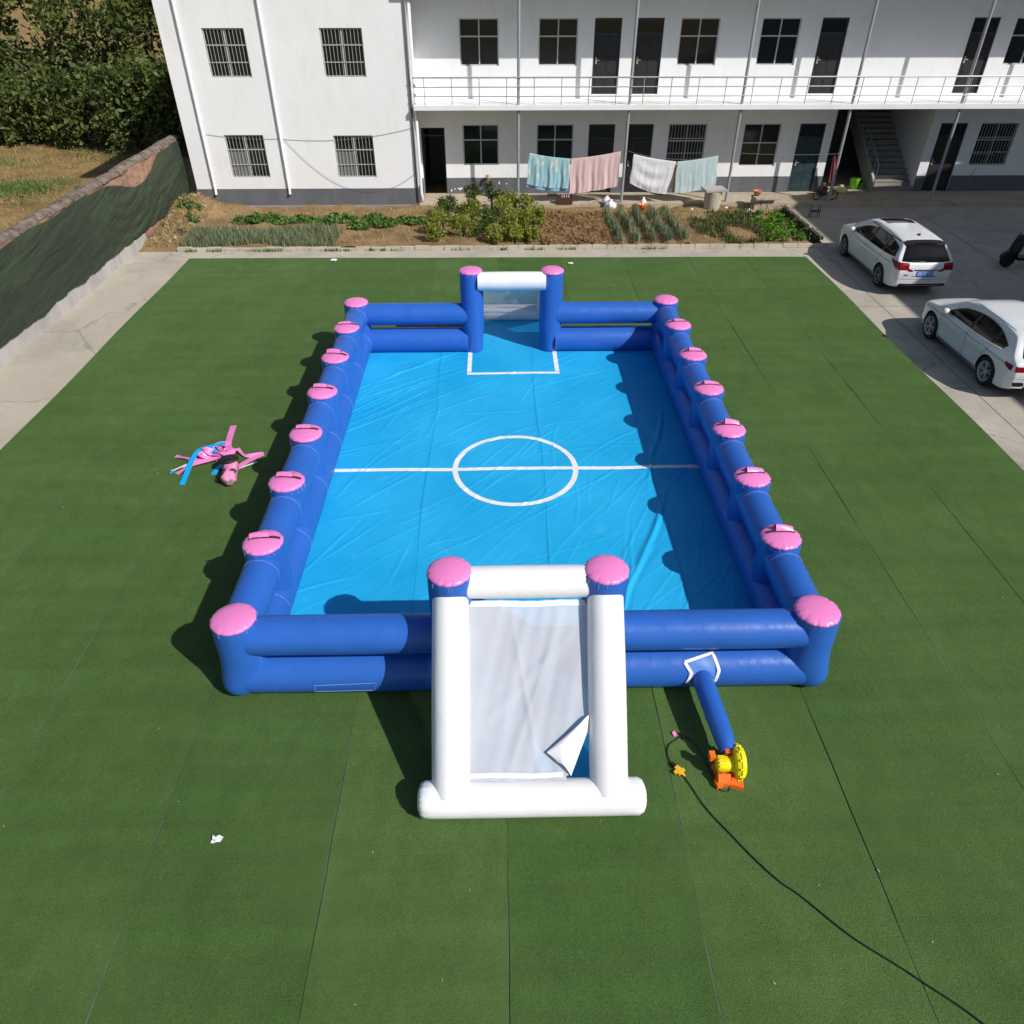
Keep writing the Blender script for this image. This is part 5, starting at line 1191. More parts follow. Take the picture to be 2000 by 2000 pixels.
# dry field grass
n = 9000; P = np.stack([nrs.uniform(-34, -12.7, n), nrs.uniform(17, 43, n), np.full(n, -.03)], 1)
mb = MB(); add_blades(mb, P, nrs.uniform(.05, .22, n), 1.2, .012); tag(mb.build('dry_field_grass', G_dry, fixn=False), 'short dry yellow grass on the field behind the brick wall', 'grass', kind='stuff')
for k, (x, y, n) in enumerate(((-20.6, 33.8, 700), (-24.5, 38.4, 260), (-18.4, 40.4, 240))):
    q = np.random.RandomState(k + 5); P = np.stack([x + q.normal(size=n) * 1.2, y + q.normal(size=n) * .8, np.full(n, 0.02)], 1)
    mb = MB(); add_blades(mb, P, q.uniform(.08, .24, n), 1.2, .018, q); add_leaves(mb, P + [0, 0, .08], .10, .5)
    tag(mb.build('weed_clump', G_mid, fixn=False, origin=(x, y, 0)), ['broad green weed patch in the dry field close behind the brick wall', 'small green weed patch in the middle of the dry field', 'small green weed patch near the hedge in the dry field'][k], 'weeds', kind='stuff')
# garden: leafy row by the plinth
spots = [(-9.5, 29.0), (-9.0, 28.95), (-8.5, 29.1), (-8.1, 28.85), (-7.4, 29.0), (-6.9, 28.9), (-6.4, 28.75), (-6.1, 29.2), (-5.7, 28.95), (-5.05, 28.2), (-4.6, 28.9), (-4.1, 28.4), (-3.4, 29.0), (-2.9, 28.7)]
ORD = ['first', 'second', 'third', 'fourth', 'fifth', 'sixth', 'seventh', 'eighth', 'ninth', 'tenth', 'eleventh', 'twelfth', 'thirteenth', 'fourteenth']
for k, (x, y) in enumerate(spots):
    q = np.random.RandomState(200 + k); n = 230
    th = q.uniform(0, 6.283, n); rr = np.sqrt(q.uniform(0, 1, n)) * .46; P = np.stack([x + rr * np.cos(th), y + rr * np.sin(th) * .8, hsoil(x, y) + .05 + .26 * q.uniform(0, 1, n) * (1 - rr / .55)], 1)
    mb = MB(); add_leaves(mb, P, q.uniform(.10, .2, n), .5, .6, q); add_blades(mb, P[:20] * [1, 1, 0] + [0, 0, hsoil(x, y)], .2, .5, .012, q)
    o = mb.build('leafy_vegetable', G_mid, origin=(x, y, 0), fixn=False); tag(o, 'low leafy green vegetable clump before the white block, %s from the left' % ORD[sorted(spots).index((x, y))], 'vegetable', 'leafy vegetables before the white block')
# onion bed left
n = 3600; P = np.stack([nrs.uniform(-10.9, -5.6, n), nrs.uniform(26.05, 27.75, n), np.zeros(n)], 1); keep = (nrs.uniform(0, 1, n) < .9); P = P[keep]; P[:, 2] = [hsoil(a, b) for a, b in P[:, :2]]
mb = MB(); add_blades(mb, P, nrs.uniform(.18, .38, len(P)), .45, .011); tag(mb.build('onion_bed', G_oni, fixn=False), 'dense bed of grey green onion leaves behind the left kerb', 'onion bed', kind='stuff')
# onion rows
rl = ['first onion row from the left, beside the brown clod patch', 'second onion row from the left', 'middle one of the five onion rows', 'fourth onion row from the left', 'rightmost of the five onion rows']
for k in range(5):
    n = 420; yy = nrs.uniform(26.15, 29.9, n); xx = 4.32 + k * .565 - (yy - 26.2) * .04 + nrs.normal(size=n) * .065
    P = np.stack([xx, yy, np.array([fs((a + 12.2) / 23.3, (b - 25.84) / 5.2)[2] for a, b in zip(xx, yy)])], 1)
    mb = MB(); add_blades(mb, P, nrs.uniform(.16, .40, n), .4, .012); o = mb.build('onion_row', G_oni, fixn=False, origin=(4.32 + k * .565, 28, 0)); tag(o, rl[k], 'onion row', 'onion rows in the garden')
# shrubs in the middle
sh = [(-2.0, 27.3, .62, .95, 0), (-1.25, 27.2, .55, .75, 0), (-.35, 27.2, .62, .95, 1), (.5, 27.3, .62, .9, 0), (1.05, 27.5, .55, .85, 0), (-1.9, 29.5, .55, .85, 1), (-.95, 29.8, .5, 1.25, 1), (-.15, 29.9, .55, 1.3, 1), (.45, 29.6, .5, .95, 0), (1.0, 29.4, .5, .85, 0), (-1.0, 28.4, .6, 1.0, 0), (.2, 28.5, .62, 1.0, 0), (1.2, 26.5, .42, .5, 0), (-.1, 26.4, .45, .6, 0), (-2.2, 26.6, .42, .6, 0), (1.4, 28.3, .5, .7, 0), (.55, 26.5, .42, .55, 0)]
ROW = lambda y: 'front' if y < 27.8 else ('middle' if y < 29 else 'back')
for k, (x, y, r, h, d) in enumerate(sh):
    row = ROW(y)
    shrub(x, y, .05, r, h * .92, 1500, G_shr if d else G_yel, 'garden_shrub', ('dark green' if d else 'yellow green') + ' feathery shrub, %s from the left in the %s row of the garden clump' % (ORD[sorted([t[0] for t in sh if ROW(t[1]) == row]).index(x)], row), 'shrub', '%s %s garden shrubs' % (row, 'dark' if d else 'pale'), .075, 300 + k, tilt=1.2)
# weedy grass patch and lettuce on the right
n = 2600; P = np.stack([7.2 + nrs.uniform(0, 2.6, n), nrs.uniform(26.1, 29.7, n), np.zeros(n)], 1); m_ = np.array([math.sin(a * 2.3) * math.sin(b * 1.7 + a) for a, b in P[:, :2]]) > -.25; P = P[m_]; P[:, 2] = [hsoil(a, b) for a, b in P[:, :2]]
mb = MB(); add_blades(mb, P, nrs.uniform(.08, .28, len(P)), .9, .014); add_leaves(mb, P[::3] + [0, 0, .1], .09, .6); tag(mb.build('weedy_grass', leaf_mat('weed_green', [(.05, .085, .02), (.08, .12, .03), (.13, .16, .05), (.22, .20, .08)]), fixn=False), 'weedy grass patch between onion rows and lettuce', 'grass', kind='stuff')
mb = MB()
for i in range(75):
    x = 9.35 + rng.random() * 1.5; y = 26.15 + rng.random() * 3.2
    if x < 9.35 + (y - 26.2) * .06: continue
    n = 26; q = nrs; th = q.uniform(0, 6.283, n); rr = q.uniform(.03, .15, n); P = np.stack([x + rr * np.cos(th), y + rr * np.sin(th), hsoil(x, y) + .04 + q.uniform(0, .12, n)], 1); add_leaves(mb, P, q.uniform(.09, .15, n), .45, .7)
tag(mb.build('lettuce_patch', G_let, fixn=False), 'bright green lettuce patch in the right corner of the garden', 'lettuce', kind='stuff')
# scattered weeds along kerb, heap and soil
n = 2300; P = np.concatenate([np.stack([nrs.uniform(-12.1, 11, n), nrs.uniform(26, 30.5, n), np.zeros(n)], 1), np.stack([nrs.uniform(-12.1, -10.9, 700), nrs.uniform(26, 31, 700), np.zeros(700)], 1)])
P[:, 2] = [fs((a + 12.2) / 23.3, (b - 25.84) / 5.2)[2] for a, b in P[:, :2]]
mb = MB(); add_blades(mb, P, nrs.uniform(.04, .2, len(P)), 1.1, .012); tag(mb.build('dry_garden_grass', G_dry, fixn=False), 'sparse dry grass scattered over the garden soil', 'grass', kind='stuff')
mb = MB()
for (x, n, wd) in ((-7.8, 90, .35), (-5.6, 50, .18), (-10.4, 40, .12), (-9.6, 40, .15), (-5.1, 30, .1), (-4.3, 30, .12), (-3.5, 24, .1), (0.1, 20, .1), (1.3, 40, .2), (2.4, 40, .2), (5.2, 40, .3), (-1.2, 20, .2), (-3.9, 20, .06)):
    P = np.stack([x + nrs.normal(size=n) * wd, 25.62 + nrs.uniform(-.06, .03, n), np.full(n, .0)], 1); add_blades(mb, P, nrs.uniform(.04, .14, n), 1.2, .012)
tag(mb.build('kerb_weeds', G_mid, fixn=False), 'small weeds sprouting at the foot of the garden kerb', 'weeds', kind='stuff')
mb = MB(); n = 260; yy = nrs.uniform(26, 29.8, n); P = np.stack([11.12 - (yy - 26) * .02 + nrs.normal(size=n) * .06, yy, nrs.uniform(.1, .32, n)], 1); add_leaves(mb, P, .09, .6); P2 = P[(yy < 26.5) | (yy > 29.3)]; add_leaves(mb, P2 + nrs.normal(size=P2.shape) * .08, .1, .6)
tag(mb.build('wall_weeds', G_shr, fixn=False), 'dark weeds growing over the low garden side wall', 'weeds', kind='stuff')
shrub(-11.5, 29.3, .3, .5, .5, 300, G_mid, 'heap_weed', 'green weed bush on the soil heap below the shade net', 'weeds', None, .12, 401)
shrub(-11.2, 28.2, .15, .4, .4, 200, G_mid, 'heap_weed', 'green weed bush at the foot of the soil heap', 'weeds', None, .11, 402)

# ================================================================== CARS
def car_paint():
    m, nt, bs = new_mat('white_car_paint'); bs.inputs['Base Color'].default_value = (.72, .73, .74, 1); bs.inputs['Roughness'].default_value = .32
    bs.inputs['Coat Weight'].default_value = .7; bs.inputs['Coat Roughness'].default_value = .06
    c = ramp(nt, noise(nt, pos_node(nt), 1.2, 4), [(.3, (.68, .69, .70)), (.7, (.74, .745, .75))]); nt.links.new(c, bs.inputs['Base Color']); return m
MT['paint'] = car_paint(); MT['trim'] = M('black_trim', (.012, .012, .013), .4, .1); MT['chrome'] = M('chrome', (.6, .6, .6), .18, 0, metal=1.0)
MT['red'] = M('tail_lamp_red', (.20, .004, .008), .25, .1, spec=.3); MT['rim'] = M('alloy', (.50, .50, .51), .35, .05, metal=.3); MT['tyre'] = M('tyre', (.016, .016, .016), .85, .2)
MT['rimgrey'] = M('grey_alloy', (.26, .26, .27), .35, .05, metal=.3); MT['gapline'] = M('panel_gap', (.10, .10, .105), .7, 0); MT['headlamp'] = M('headlamp', (.5, .52, .55), .1, .1, coat=.8)
def interp(tab, x):
    xs = [a for a, b in tab]; ys_ = [b for a, b in tab]
    if x <= xs[0]: return ys_[0]
    if x >= xs[-1]: return ys_[-1]
    for i in range(len(xs) - 1):
        if x <= xs[i + 1]:
            h = xs[i + 1] - xs[i]; t = (x - xs[i]) / h
            def slope(k):
                if k == 0: return (ys_[1] - ys_[0]) / (xs[1] - xs[0])
                if k == len(xs) - 1: return (ys_[-1] - ys_[-2]) / (xs[-1] - xs[-2])
                a = (ys_[k] - ys_[k - 1]) / (xs[k] - xs[k - 1]); b = (ys_[k + 1] - ys_[k]) / (xs[k + 1] - xs[k])
                return 0 if a * b <= 0 else 2 * a * b / (a + b)
            m0, m1 = slope(i), slope(i + 1)
            return (2 * t ** 3 - 3 * t ** 2 + 1) * ys_[i] + (t ** 3 - 2 * t ** 2 + t) * h * m0 + (-2 * t ** 3 + 3 * t ** 2) * ys_[i + 1] + (t ** 3 - t ** 2) * h * m1
def car(name, label, loc, rz, S):
    root = empty(name, (loc[0], loc[1], 0.004)); tag(root, label, 'car')
    top, plan, side, bot, crown = S['top'], S['plan'], S['side'], S['bot'], S['crown']
    x0, x1 = top[0][0], top[-1][0]
    N = 96; xs = [x0 + (x1 - x0) * (0.5 - 0.5 * math.cos(math.pi * i / N)) * .35 + (x1 - x0) * (i / N) * .65 for i in range(N + 1)]
    ns, nt_ = 22, 12; rings = []
    for x in xs:
        zb, zt_, P_ = interp(bot, x), interp(top, x), interp(plan, x); cr_ = interp(crown, x); zs = zt_ - cr_
        half = []
        half.append((0, zb)); half.append((P_ * .55, zb)); half.append((P_ * .82, zb + .005))
        for k in range(ns + 1):
            z = zb + .03 + (zs - zb - .03) * k / ns; half.append((P_ * interp(side, z), z))
        ysd = half[-1][0]
        for k in range(1, nt_ + 1):
            a = math.pi / 2 * k / nt_; half.append((ysd * math.cos(a) ** .75, zs + cr_ * math.sin(a) ** .8 if k < nt_ else zt_))
        rings.append(half)
    m = len(rings[0]); mb = MB(); n_full = 2 * m - 2
    for x, h in zip(xs, rings):
        for (y, z) in h: mb.v.append((x, y, z))
        for (y, z) in h[-2:0:-1]: mb.v.append((x, -y, z))
    for i in range(N):
        for j in range(n_full): mb.f.append((i * n_full + j, (i + 1) * n_full + j, (i + 1) * n_full + (j + 1) % n_full, i * n_full + (j + 1) % n_full)); mb.mi.append(0)
    mb.f.append(tuple(range(n_full))); mb.f.append(tuple(reversed(range(N * n_full, (N + 1) * n_full)))); mb.mi += [0, 0]
    body = mb.build('body', MT['paint'], None, smooth=True)
    bvh = BVHTree.FromPolygons([v.co.copy() for v in body.data.vertices], [tuple(p.vertices) for p in body.data.polygons])
    # wheel arches
    cut = MB()
    for wx in S['wheels']:
        for s in (-1, 1):
            cut.tube([(wx, s * .58, S['wr'] + .005), (wx, s * 1.2, S['wr'] + .005)], S['wr'] + .045, 40)
    co = cut.build('cutter', MT['trim']); md = body.modifiers.new('b', 'BOOLEAN'); md.object = co; md.operation = 'DIFFERENCE'; md.solver = 'EXACT'
    dg = bpy.context.evaluated_depsgraph_get(); me = bpy.data.meshes.new_from_object(body.evaluated_get(dg)); body.modifiers.clear(); body.data = me
    if len(me.materials) < 2: me.materials.append(MT['trim'])
    hwz = S['wr'] + .005
    for p in me.polygons:
        c = p.center
        nearw = any(math.hypot(c.x - wx, c.z - hwz) < S['wr'] + .0445 + 1e-3 for wx in S['wheels']) and abs(c.y) > .56
        p.material_index = 1 if (nearw or c.z < interp(bot, c.x) + .012) else 0
        p.use_smooth = True
    me.set_sharp_from_angle(angle=R(38)); bpy.data.objects.remove(co)
    body.parent = root
    def cast(o, d, off):
        h = bvh.ray_cast(Vector(o), Vector(d))
        if h[0] is None: return None
        nrm = h[1] if h[1].dot(Vector(d)) < 0 else -h[1]
        return h[0] + nrm * off
    def patch(name, lo, hi, how, mat, off=.004, nu=24, nv=8, parent=None, thick=True):
        """lo, hi: 2D polylines with equal count; how: L R (x,z) / B F (y,z) / T (x,y)"""
        def along(pl, u):
            t = u * (len(pl) - 1); i = min(int(t), len(pl) - 2); f = t - i
            if len(pl) > 2:
                p0, p1, p2, p3 = pl[max(i - 1, 0)], pl[i], pl[i + 1], pl[min(i + 2, len(pl) - 1)]
                return tuple(0.5 * (2 * p1[k] + (p2[k] - p0[k]) * f + (2 * p0[k] - 5 * p1[k] + 4 * p2[k] - p3[k]) * f * f + (3 * p1[k] - p0[k] - 3 * p2[k] + p3[k]) * f ** 3) for k in (0, 1))
            return (pl[i][0] * (1 - f) + pl[i + 1][0] * f, pl[i][1] * (1 - f) + pl[i + 1][1] * f)
        mb = MB(); ok = {}
        for j in range(nv + 1):
            for i in range(nu + 1):
                a = along(lo, i / nu); b = along(hi, i / nu); p = (a[0] + (b[0] - a[0]) * j / nv, a[1] + (b[1] - a[1]) * j / nv)
                if how == 'L': h = cast((p[0], 3, p[1]), (0, -1, 0), off)
                elif how == 'R': h = cast((p[0], -3, p[1]), (0, 1, 0), off)
                elif how == 'B': h = cast((-5, p[0], p[1]), (1, 0, 0), off)
                elif how == 'F': h = cast((5, p[0], p[1]), (-1, 0, 0), off)
                else: h = cast((p[0], p[1], 4), (0, 0, -1), off)
                if h is not None: ok[i, j] = len(mb.v); mb.v.append(tuple(h))
        for j in range(nv):
            for i in range(nu):
                ks = [(i, j), (i + 1, j), (i + 1, j + 1), (i, j + 1)]
                if all(k in ok for k in ks): mb.f.append(tuple(ok[k] for k in ks)); mb.mi.append(0)
        o = mb.build(name, mat, None, smooth=True); o.parent = parent or root; return o
    def line(name, pts, how, wd, mat, off=.0035):
        lo = []; hi = []
        for i, p in enumerate(pts):
            a = pts[max(i - 1, 0)]; b = pts[min(i + 1, len(pts) - 1)]; d = Vector((b[0] - a[0], b[1] - a[1])).normalized(); n_ = Vector((-d.y, d.x)) * wd / 2
            lo.append((p[0] - n_.x, p[1] - n_.y)); hi.append((p[0] + n_.x, p[1] + n_.y))
        return patch(name, lo, hi, how, mat, off, 6 * (len(pts) - 1), 1)
    for hw in ('L', 'R'):
        surround = patch('window_surround', S['win_lo'], S['win_hi'], hw, MT['trim'], .003, 40, 8)
        for (nm, lo, hi) in S['sidewin']: patch('side_window', lo, hi, hw, MT['carglass'], .007, 18, 8)
        if S.get('winchrome'):
            line('window_strip', S['win_lo'], hw, .016, MT['chrome'], .009)
            line('window_strip', S['win_hi'], hw, .014, MT['chrome'], .009)
        for pl in S['doors']: line('door_gap', pl, hw, .010, MT['gapline'])
        line('sill', S['sill'], hw, .05, MT['trim'] if S.get('darksill') else MT['gapline'], .003)
        for lo, hi in S['tail_side']: patch('tail_light', lo, hi, hw, MT['red'], .008, 10, 5)
        if S.get('head_side'): patch('headlight', S['head_side'][0], S['head_side'][1], hw, MT['headlamp'], .006, 10, 4)
        sg = 1 if hw == 'L' else -1
        for hx_, hz_ in S['handles']:
            h = cast((hx_, sg * 3, hz_), (0, -sg, 0), .02); mb = MB(); mb.obox(h, (.09, 0, .004), (0, .014, 0), (0, 0, .014)); o = mb.build('door_handle', MT['paint']); o.parent = root
            mb = MB(); mb.obox(h + Vector((.0, -sg * .017, -.012)), (.07, 0, 0), (0, .004, 0), (0, 0, .012)); o2 = mb.build('handle_recess', MT['trim']); o2.parent = o
        mx_, mz_ = S['mirror']; h = cast((mx_, sg * 3, mz_), (0, -sg, 0), 0)
        mb = MB(); mb.lathe([(0, -.10), (.05, -.095), (.085, -.05), (.095, 0), (.085, .05), (.045, .085), (0, .09)], (h.x, h.y + sg * .13, h.z + .02), 16, (.15, sg, .1)); mb.tube([(h.x, h.y - sg * .02, h.z - .03), (h.x, h.y + sg * .1, h.z - .01)], .028, 8)
        o = mb.build('mirror', MT['paint'], smooth=True); o.parent = root
    patch('rear_window', S['rear_lo'], S['rear_hi'], 'B', MT['carglass'], .006, 24, 12)
    patch('windscreen', S['front_lo'], S['front_hi'], 'F', MT['carglass'], .006, 24, 12)
    for nm, lo, hi, mt, off in S['rear_parts']: patch(nm, lo, hi, 'B', MT[mt], off, 24, 6)
    for nm, lo, hi, mt in S['top_parts']: patch(nm, lo, hi, 'T', MT[mt], .005, 20, 10)
    if S.get('plate'):
        py, pz, pm = S['plate']; h = cast((-5, py, pz), (1, 0, 0), .012)
        mb = MB(); mb.obox(h, (.006, 0, 0), (0, .23, 0), (0, 0, .07)); pl = mb.build('number_plate', MT[pm]); pl.parent = root
        mb = MB(); mb.obox(h + Vector((-.0065, 0, 0)), (.001, 0, 0), (0, .222, 0), (0, 0, .062)); pe = mb.build('plate_border', MT['plateface']); pe.parent = pl
        for k, (gy, gw, gh) in enumerate(((.185, .022, .042), (.125, .02, .042), (.045, .012, .042), (-.005, .02, .042), (-.06, .012, .042), (-.115, .022, .042), (-.175, .022, .042))):
            mb = MB(); mb.obox(h + Vector((-.009, gy, 0)), (.001, 0, 0), (0, gw * .35, 0), (0, 0, gh))
            if gw > .015: mb.obox(h + Vector((-.0092, gy, gh * .85)), (.001, 0, 0), (0, gw, 0), (0, 0, .006)); mb.obox(h + Vector((-.0094, gy, -gh * .85)), (.001, 0, 0), (0, gw, 0), (0, 0, .006))
            g_ = mb.build('plate_character', MT['platechar']); g_.parent = pl
    # roof fin, wiper
    h = cast((S['fin'], 0, 4), (0, 0, -1), 0); mb = MB(); mb.prism([(h.x - .10, h.z - .005), (h.x + .08, h.z - .005), (h.x - .05, h.z + .06), (h.x - .09, h.z + .06)], -.015, .015, 'xz'); o = mb.build('roof_fin', MT['gapline'] if S.get('greyfin') else MT['paint']); o.parent = root
    h0 = cast((-5, S['wiper'][0][0], S['wiper'][0][1]), (1, 0, 0), .025); h1 = cast((-5, S['wiper'][1][0], S['wiper'][1][1]), (1, 0, 0), .02); mb = MB(); mb.tube([h0, h0.lerp(h1, .5) + Vector((-.015, 0, 0)), h1], .012, 6); o = mb.build('wiper', MT['trim']); o.parent = root
    # wheels
    wr_ = S['wr']
    proto = None
    for wx in S['wheels']:
        for s in (-1, 1):
            yy = s * (interp(plan, wx) * .985 - .115)
            if proto is None:
                wroot = empty('wheel'); 
                mb = MB(); mb.lathe([(wr_ * .66, -.10), (wr_ * .90, -.105), (wr_ * .985, -.085), (wr_, -.05), (wr_, .05), (wr_ * .985, .085), (wr_ * .90, .105), (wr_ * .66, .10)], (0, 0, 0), 40, (0, 1, 0), caps=False); t_ = mb.build('tyre', MT['tyre'], smooth=True, sharp=50); t_.parent = wroot
                mb = MB(); mb.lathe([(wr_ * .665, -.10), (wr_ * .665, .095), (wr_ * .70, .105), (wr_ * .64, .10), (wr_ * .61, .06), (wr_ * .60, -.06)], (0, 0, 0), 40, (0, 1, 0), caps=False); mb.lathe([(0, .085), (.045, .085), (.06, .07), (.06, .02), (0, .02)], (0, 0, 0), 20, (0, 1, 0))
                for k in range(S['spokes']):
                    t = 6.283 * k / S['spokes']
                    for dt in ((-.13, .13) if S['spokes'] == 5 else (0,)):
                        a0 = Vector((math.cos(t), 0, math.sin(t))) * .05; a1 = Vector((math.cos(t + dt * 1.5), 0, math.sin(t + dt * 1.5))) * wr_ * .64
                        c_ = (a0 + a1) / 2 + Vector((0, .075, 0)); d_ = (a1 - a0) / 2; w_ = Vector((0, 1, 0)).cross(d_).normalized() * .011
                        mb.obox(c_, d_ + Vector((0, .008, 0)), w_, (0, .018, 0))
                rm = mb.build('rim', MT[S.get('rimmat', 'rim')], smooth=True, sharp=35); rm.parent = wroot
                mb = MB(); mb.lathe([(0, -.03), (wr_ * .62, -.03), (wr_ * .62, -.02), (0, -.02)], (0, 0, 0), 30, (0, 1, 0)); dk = mb.build('brake_disc', MT['trim']); dk.parent = wroot
                proto = wroot; wheel = wroot; wheel.parent = root
            else:
                wheel = copy_tree(proto); wheel.parent = root
            wheel.location = (wx, yy, wr_ + .002); wheel.rotation_euler = (0, rng.uniform(0, 6), 0 if s > 0 else math.pi)
    root.rotation_euler = (0, 0, rz); return root
MT['plate'] = M('blue_plate', (.04, .12, .42), .4, 0); MT['plateface'] = M('blue_plate_face', (.09, .22, .60), .4, 0); MT['platechar'] = M('plate_white', (.6, .66, .8), .5, 0)
# wagon seen from behind
SW = dict(
    top=[(-2.33, .80), (-2.31, .93), (-2.26, 1.00), (-2.16, 1.08), (-1.86, 1.42), (-1.74, 1.475), (-1.5, 1.50), (-.8, 1.53), (-.1, 1.535), (.45, 1.48), (.85, 1.32), (1.32, 1.06), (1.45, 1.015), (1.9, .92), (2.15, .82), (2.28, .70), (2.32, .58)],
    plan=[(-2.33, .72), (-2.30, .78), (-2.22, .825), (-2.0, .865), (-1.6, .885), (0, .8875), (1.3, .88), (1.8, .85), (2.1, .76), (2.25, .64), (2.32, .50)],
    side=[(.16, .86), (.24, .93), (.36, .965), (.52, .978), (.66, .988), (.80, 1.002), (.83, .997), (.92, .970), (1.0, .945), (1.10, .90), (1.25, .80), (1.40, .70), (1.48, .645), (1.6, .60)],
    bot=[(-2.33, .34), (-2.2, .27), (-1.9, .21), (-1, .19), (1, .19), (1.9, .20), (2.2, .22), (2.32, .27)],
    crown=[(-2.33, .10), (-2.2, .09), (-1.8, .075), (0, .075), (1.2, .08), (1.6, .09), (2.32, .14)],
    wheels=(-1.37, 1.40), wr=.325, spokes=5, rimmat='rimgrey',
    win_lo=[(1.05, .985), (.4, .985), (-.5, .99), (-1.4, 1.015), (-1.93, 1.06)], win_hi=[(1.02, 1.0), (.36, 1.29), (-.5, 1.41), (-1.3, 1.375), (-1.80, 1.29)],
    sidewin=[('a', [(.62, 1.0), (.4, 1.0), (-.18, 1.005)], [(.60, 1.17), (.36, 1.275), (-.17, 1.385)]), ('a', [(-.28, 1.005), (-.7, 1.008), (-1.12, 1.02)], [(-.27, 1.39), (-.7, 1.39), (-1.10, 1.375)]), ('a', [(-1.22, 1.025), (-1.5, 1.035), (-1.86, 1.065)], [(-1.20, 1.365), (-1.5, 1.335), (-1.76, 1.285)])],
    winchrome=False, doors=[[(.95, .30), (1.0, .6), (.98, .95)], [(-.24, .28), (-.24, .6), (-.23, .98)], [(-1.02, .62), (-1.2, .82), (-1.22, .99)], [(1.3, .9), (.0, .86), (-1.5, .88), (-2.1, .93)]],
    sill=[(.98, .27), (0, .26), (-.95, .27)], handles=[(-.05, .83), (-1.02, .86)], mirror=(.85, 1.0),
    tail_side=[([(-2.24, .80), (-2.1, .86), (-1.86, .97)], [(-2.24, .985), (-2.1, 1.0), (-1.86, 1.0)])],
    head_side=([(2.16, .68), (1.95, .73), (1.75, .80)], [(2.16, .76), (1.95, .82), (1.75, .86)]),
    rear_lo=[(-.70, 1.01), (-.35, 1.0), (0, .995), (.35, 1.0), (.70, 1.01)], rear_hi=[(-.55, 1.385), (-.3, 1.42), (0, 1.43), (.3, 1.42), (.55, 1.385)],
    front_lo=[(-.70, 1.06), (0, 1.09), (.70, 1.06)], front_hi=[(-.55, 1.40), (0, 1.44), (.55, 1.40)],
    rear_parts=[('tail_light', [(.50, .80), (.66, .80), (.80, .80)], [(.50, .98), (.66, .985), (.80, .985)], 'red', .008), ('tail_light', [(-.50, .80), (-.66, .80), (-.80, .80)], [(-.50, .98), (-.66, .985), (-.80, .985)], 'red', .008),
                ('tail_light', [(.36, .755), (.44, .76), (.52, .775)], [(.38, .80), (.46, .83), (.52, .86)], 'red', .007), ('tail_light', [(-.36, .755), (-.44, .76), (-.52, .775)], [(-.38, .80), (-.46, .83), (-.52, .86)], 'red', .007),
                ('garnish', [(-.34, .785), (0, .785), (.34, .785)], [(-.34, .815), (0, .815), (.34, .815)], 'chrome', .010),
                ('plate_recess_edge', [(-.36, .61), (0, .60), (.36, .61)], [(-.36, .625), (0, .615), (.36, .625)], 'gapline', .006),
                ('diffuser', [(-.72, .345), (-.3, .345), (.3, .345), (.72, .345)], [(-.66, .415), (-.3, .405), (.3, .405), (.66, .415)], 'trim', .008),
                ('diffuser_strip', [(-.55, .375), (-.4, .352), (0, .350), (.4, .352), (.55, .375)], [(-.55, .388), (-.4, .368), (0, .364), (.4, .368), (.55, .388)], 'chrome', .013),
                ('bumper_gap', [(-.80, .545), (0, .53), (.80, .545)], [(-.80, .553), (0, .538), (.80, .553)], 'gapline', .004),
                ('badge_script', [(.48, .64), (.60, .64)], [(.48, .68), (.60, .68)], 'gapline', .006)],
    top_parts=[('sunroof', [(-.25, -.42), (.1, -.43), (.40, -.42)], [(-.25, .42), (.1, .43), (.40, .42)], 'carglass'), ('roof_spoiler', [(-1.90, -.58), (-1.84, -.60), (-1.72, -.60)], [(-1.90, .58), (-1.84, .60), (-1.72, .60)], 'trim'),
               ('roof_channel', [(-1.65, .60), (-.6, .615), (.3, .60)], [(-1.65, .615), (-.6, .63), (.3, .615)], 'trim'), ('roof_channel', [(-1.65, -.60), (-.6, -.615), (.3, -.60)], [(-1.65, -.615), (-.6, -.63), (.3, -.615)], 'trim')],
    plate=(0, .70, 'plate'), fin=-1.35, greyfin=True, wiper=((.05, 1.005), (.42, 1.025)))
c1 = car('wagon_car', 'white estate car with blue number plate parked farther back by the shade edge', (12.36, 23.40), math.pi / 2, SW)
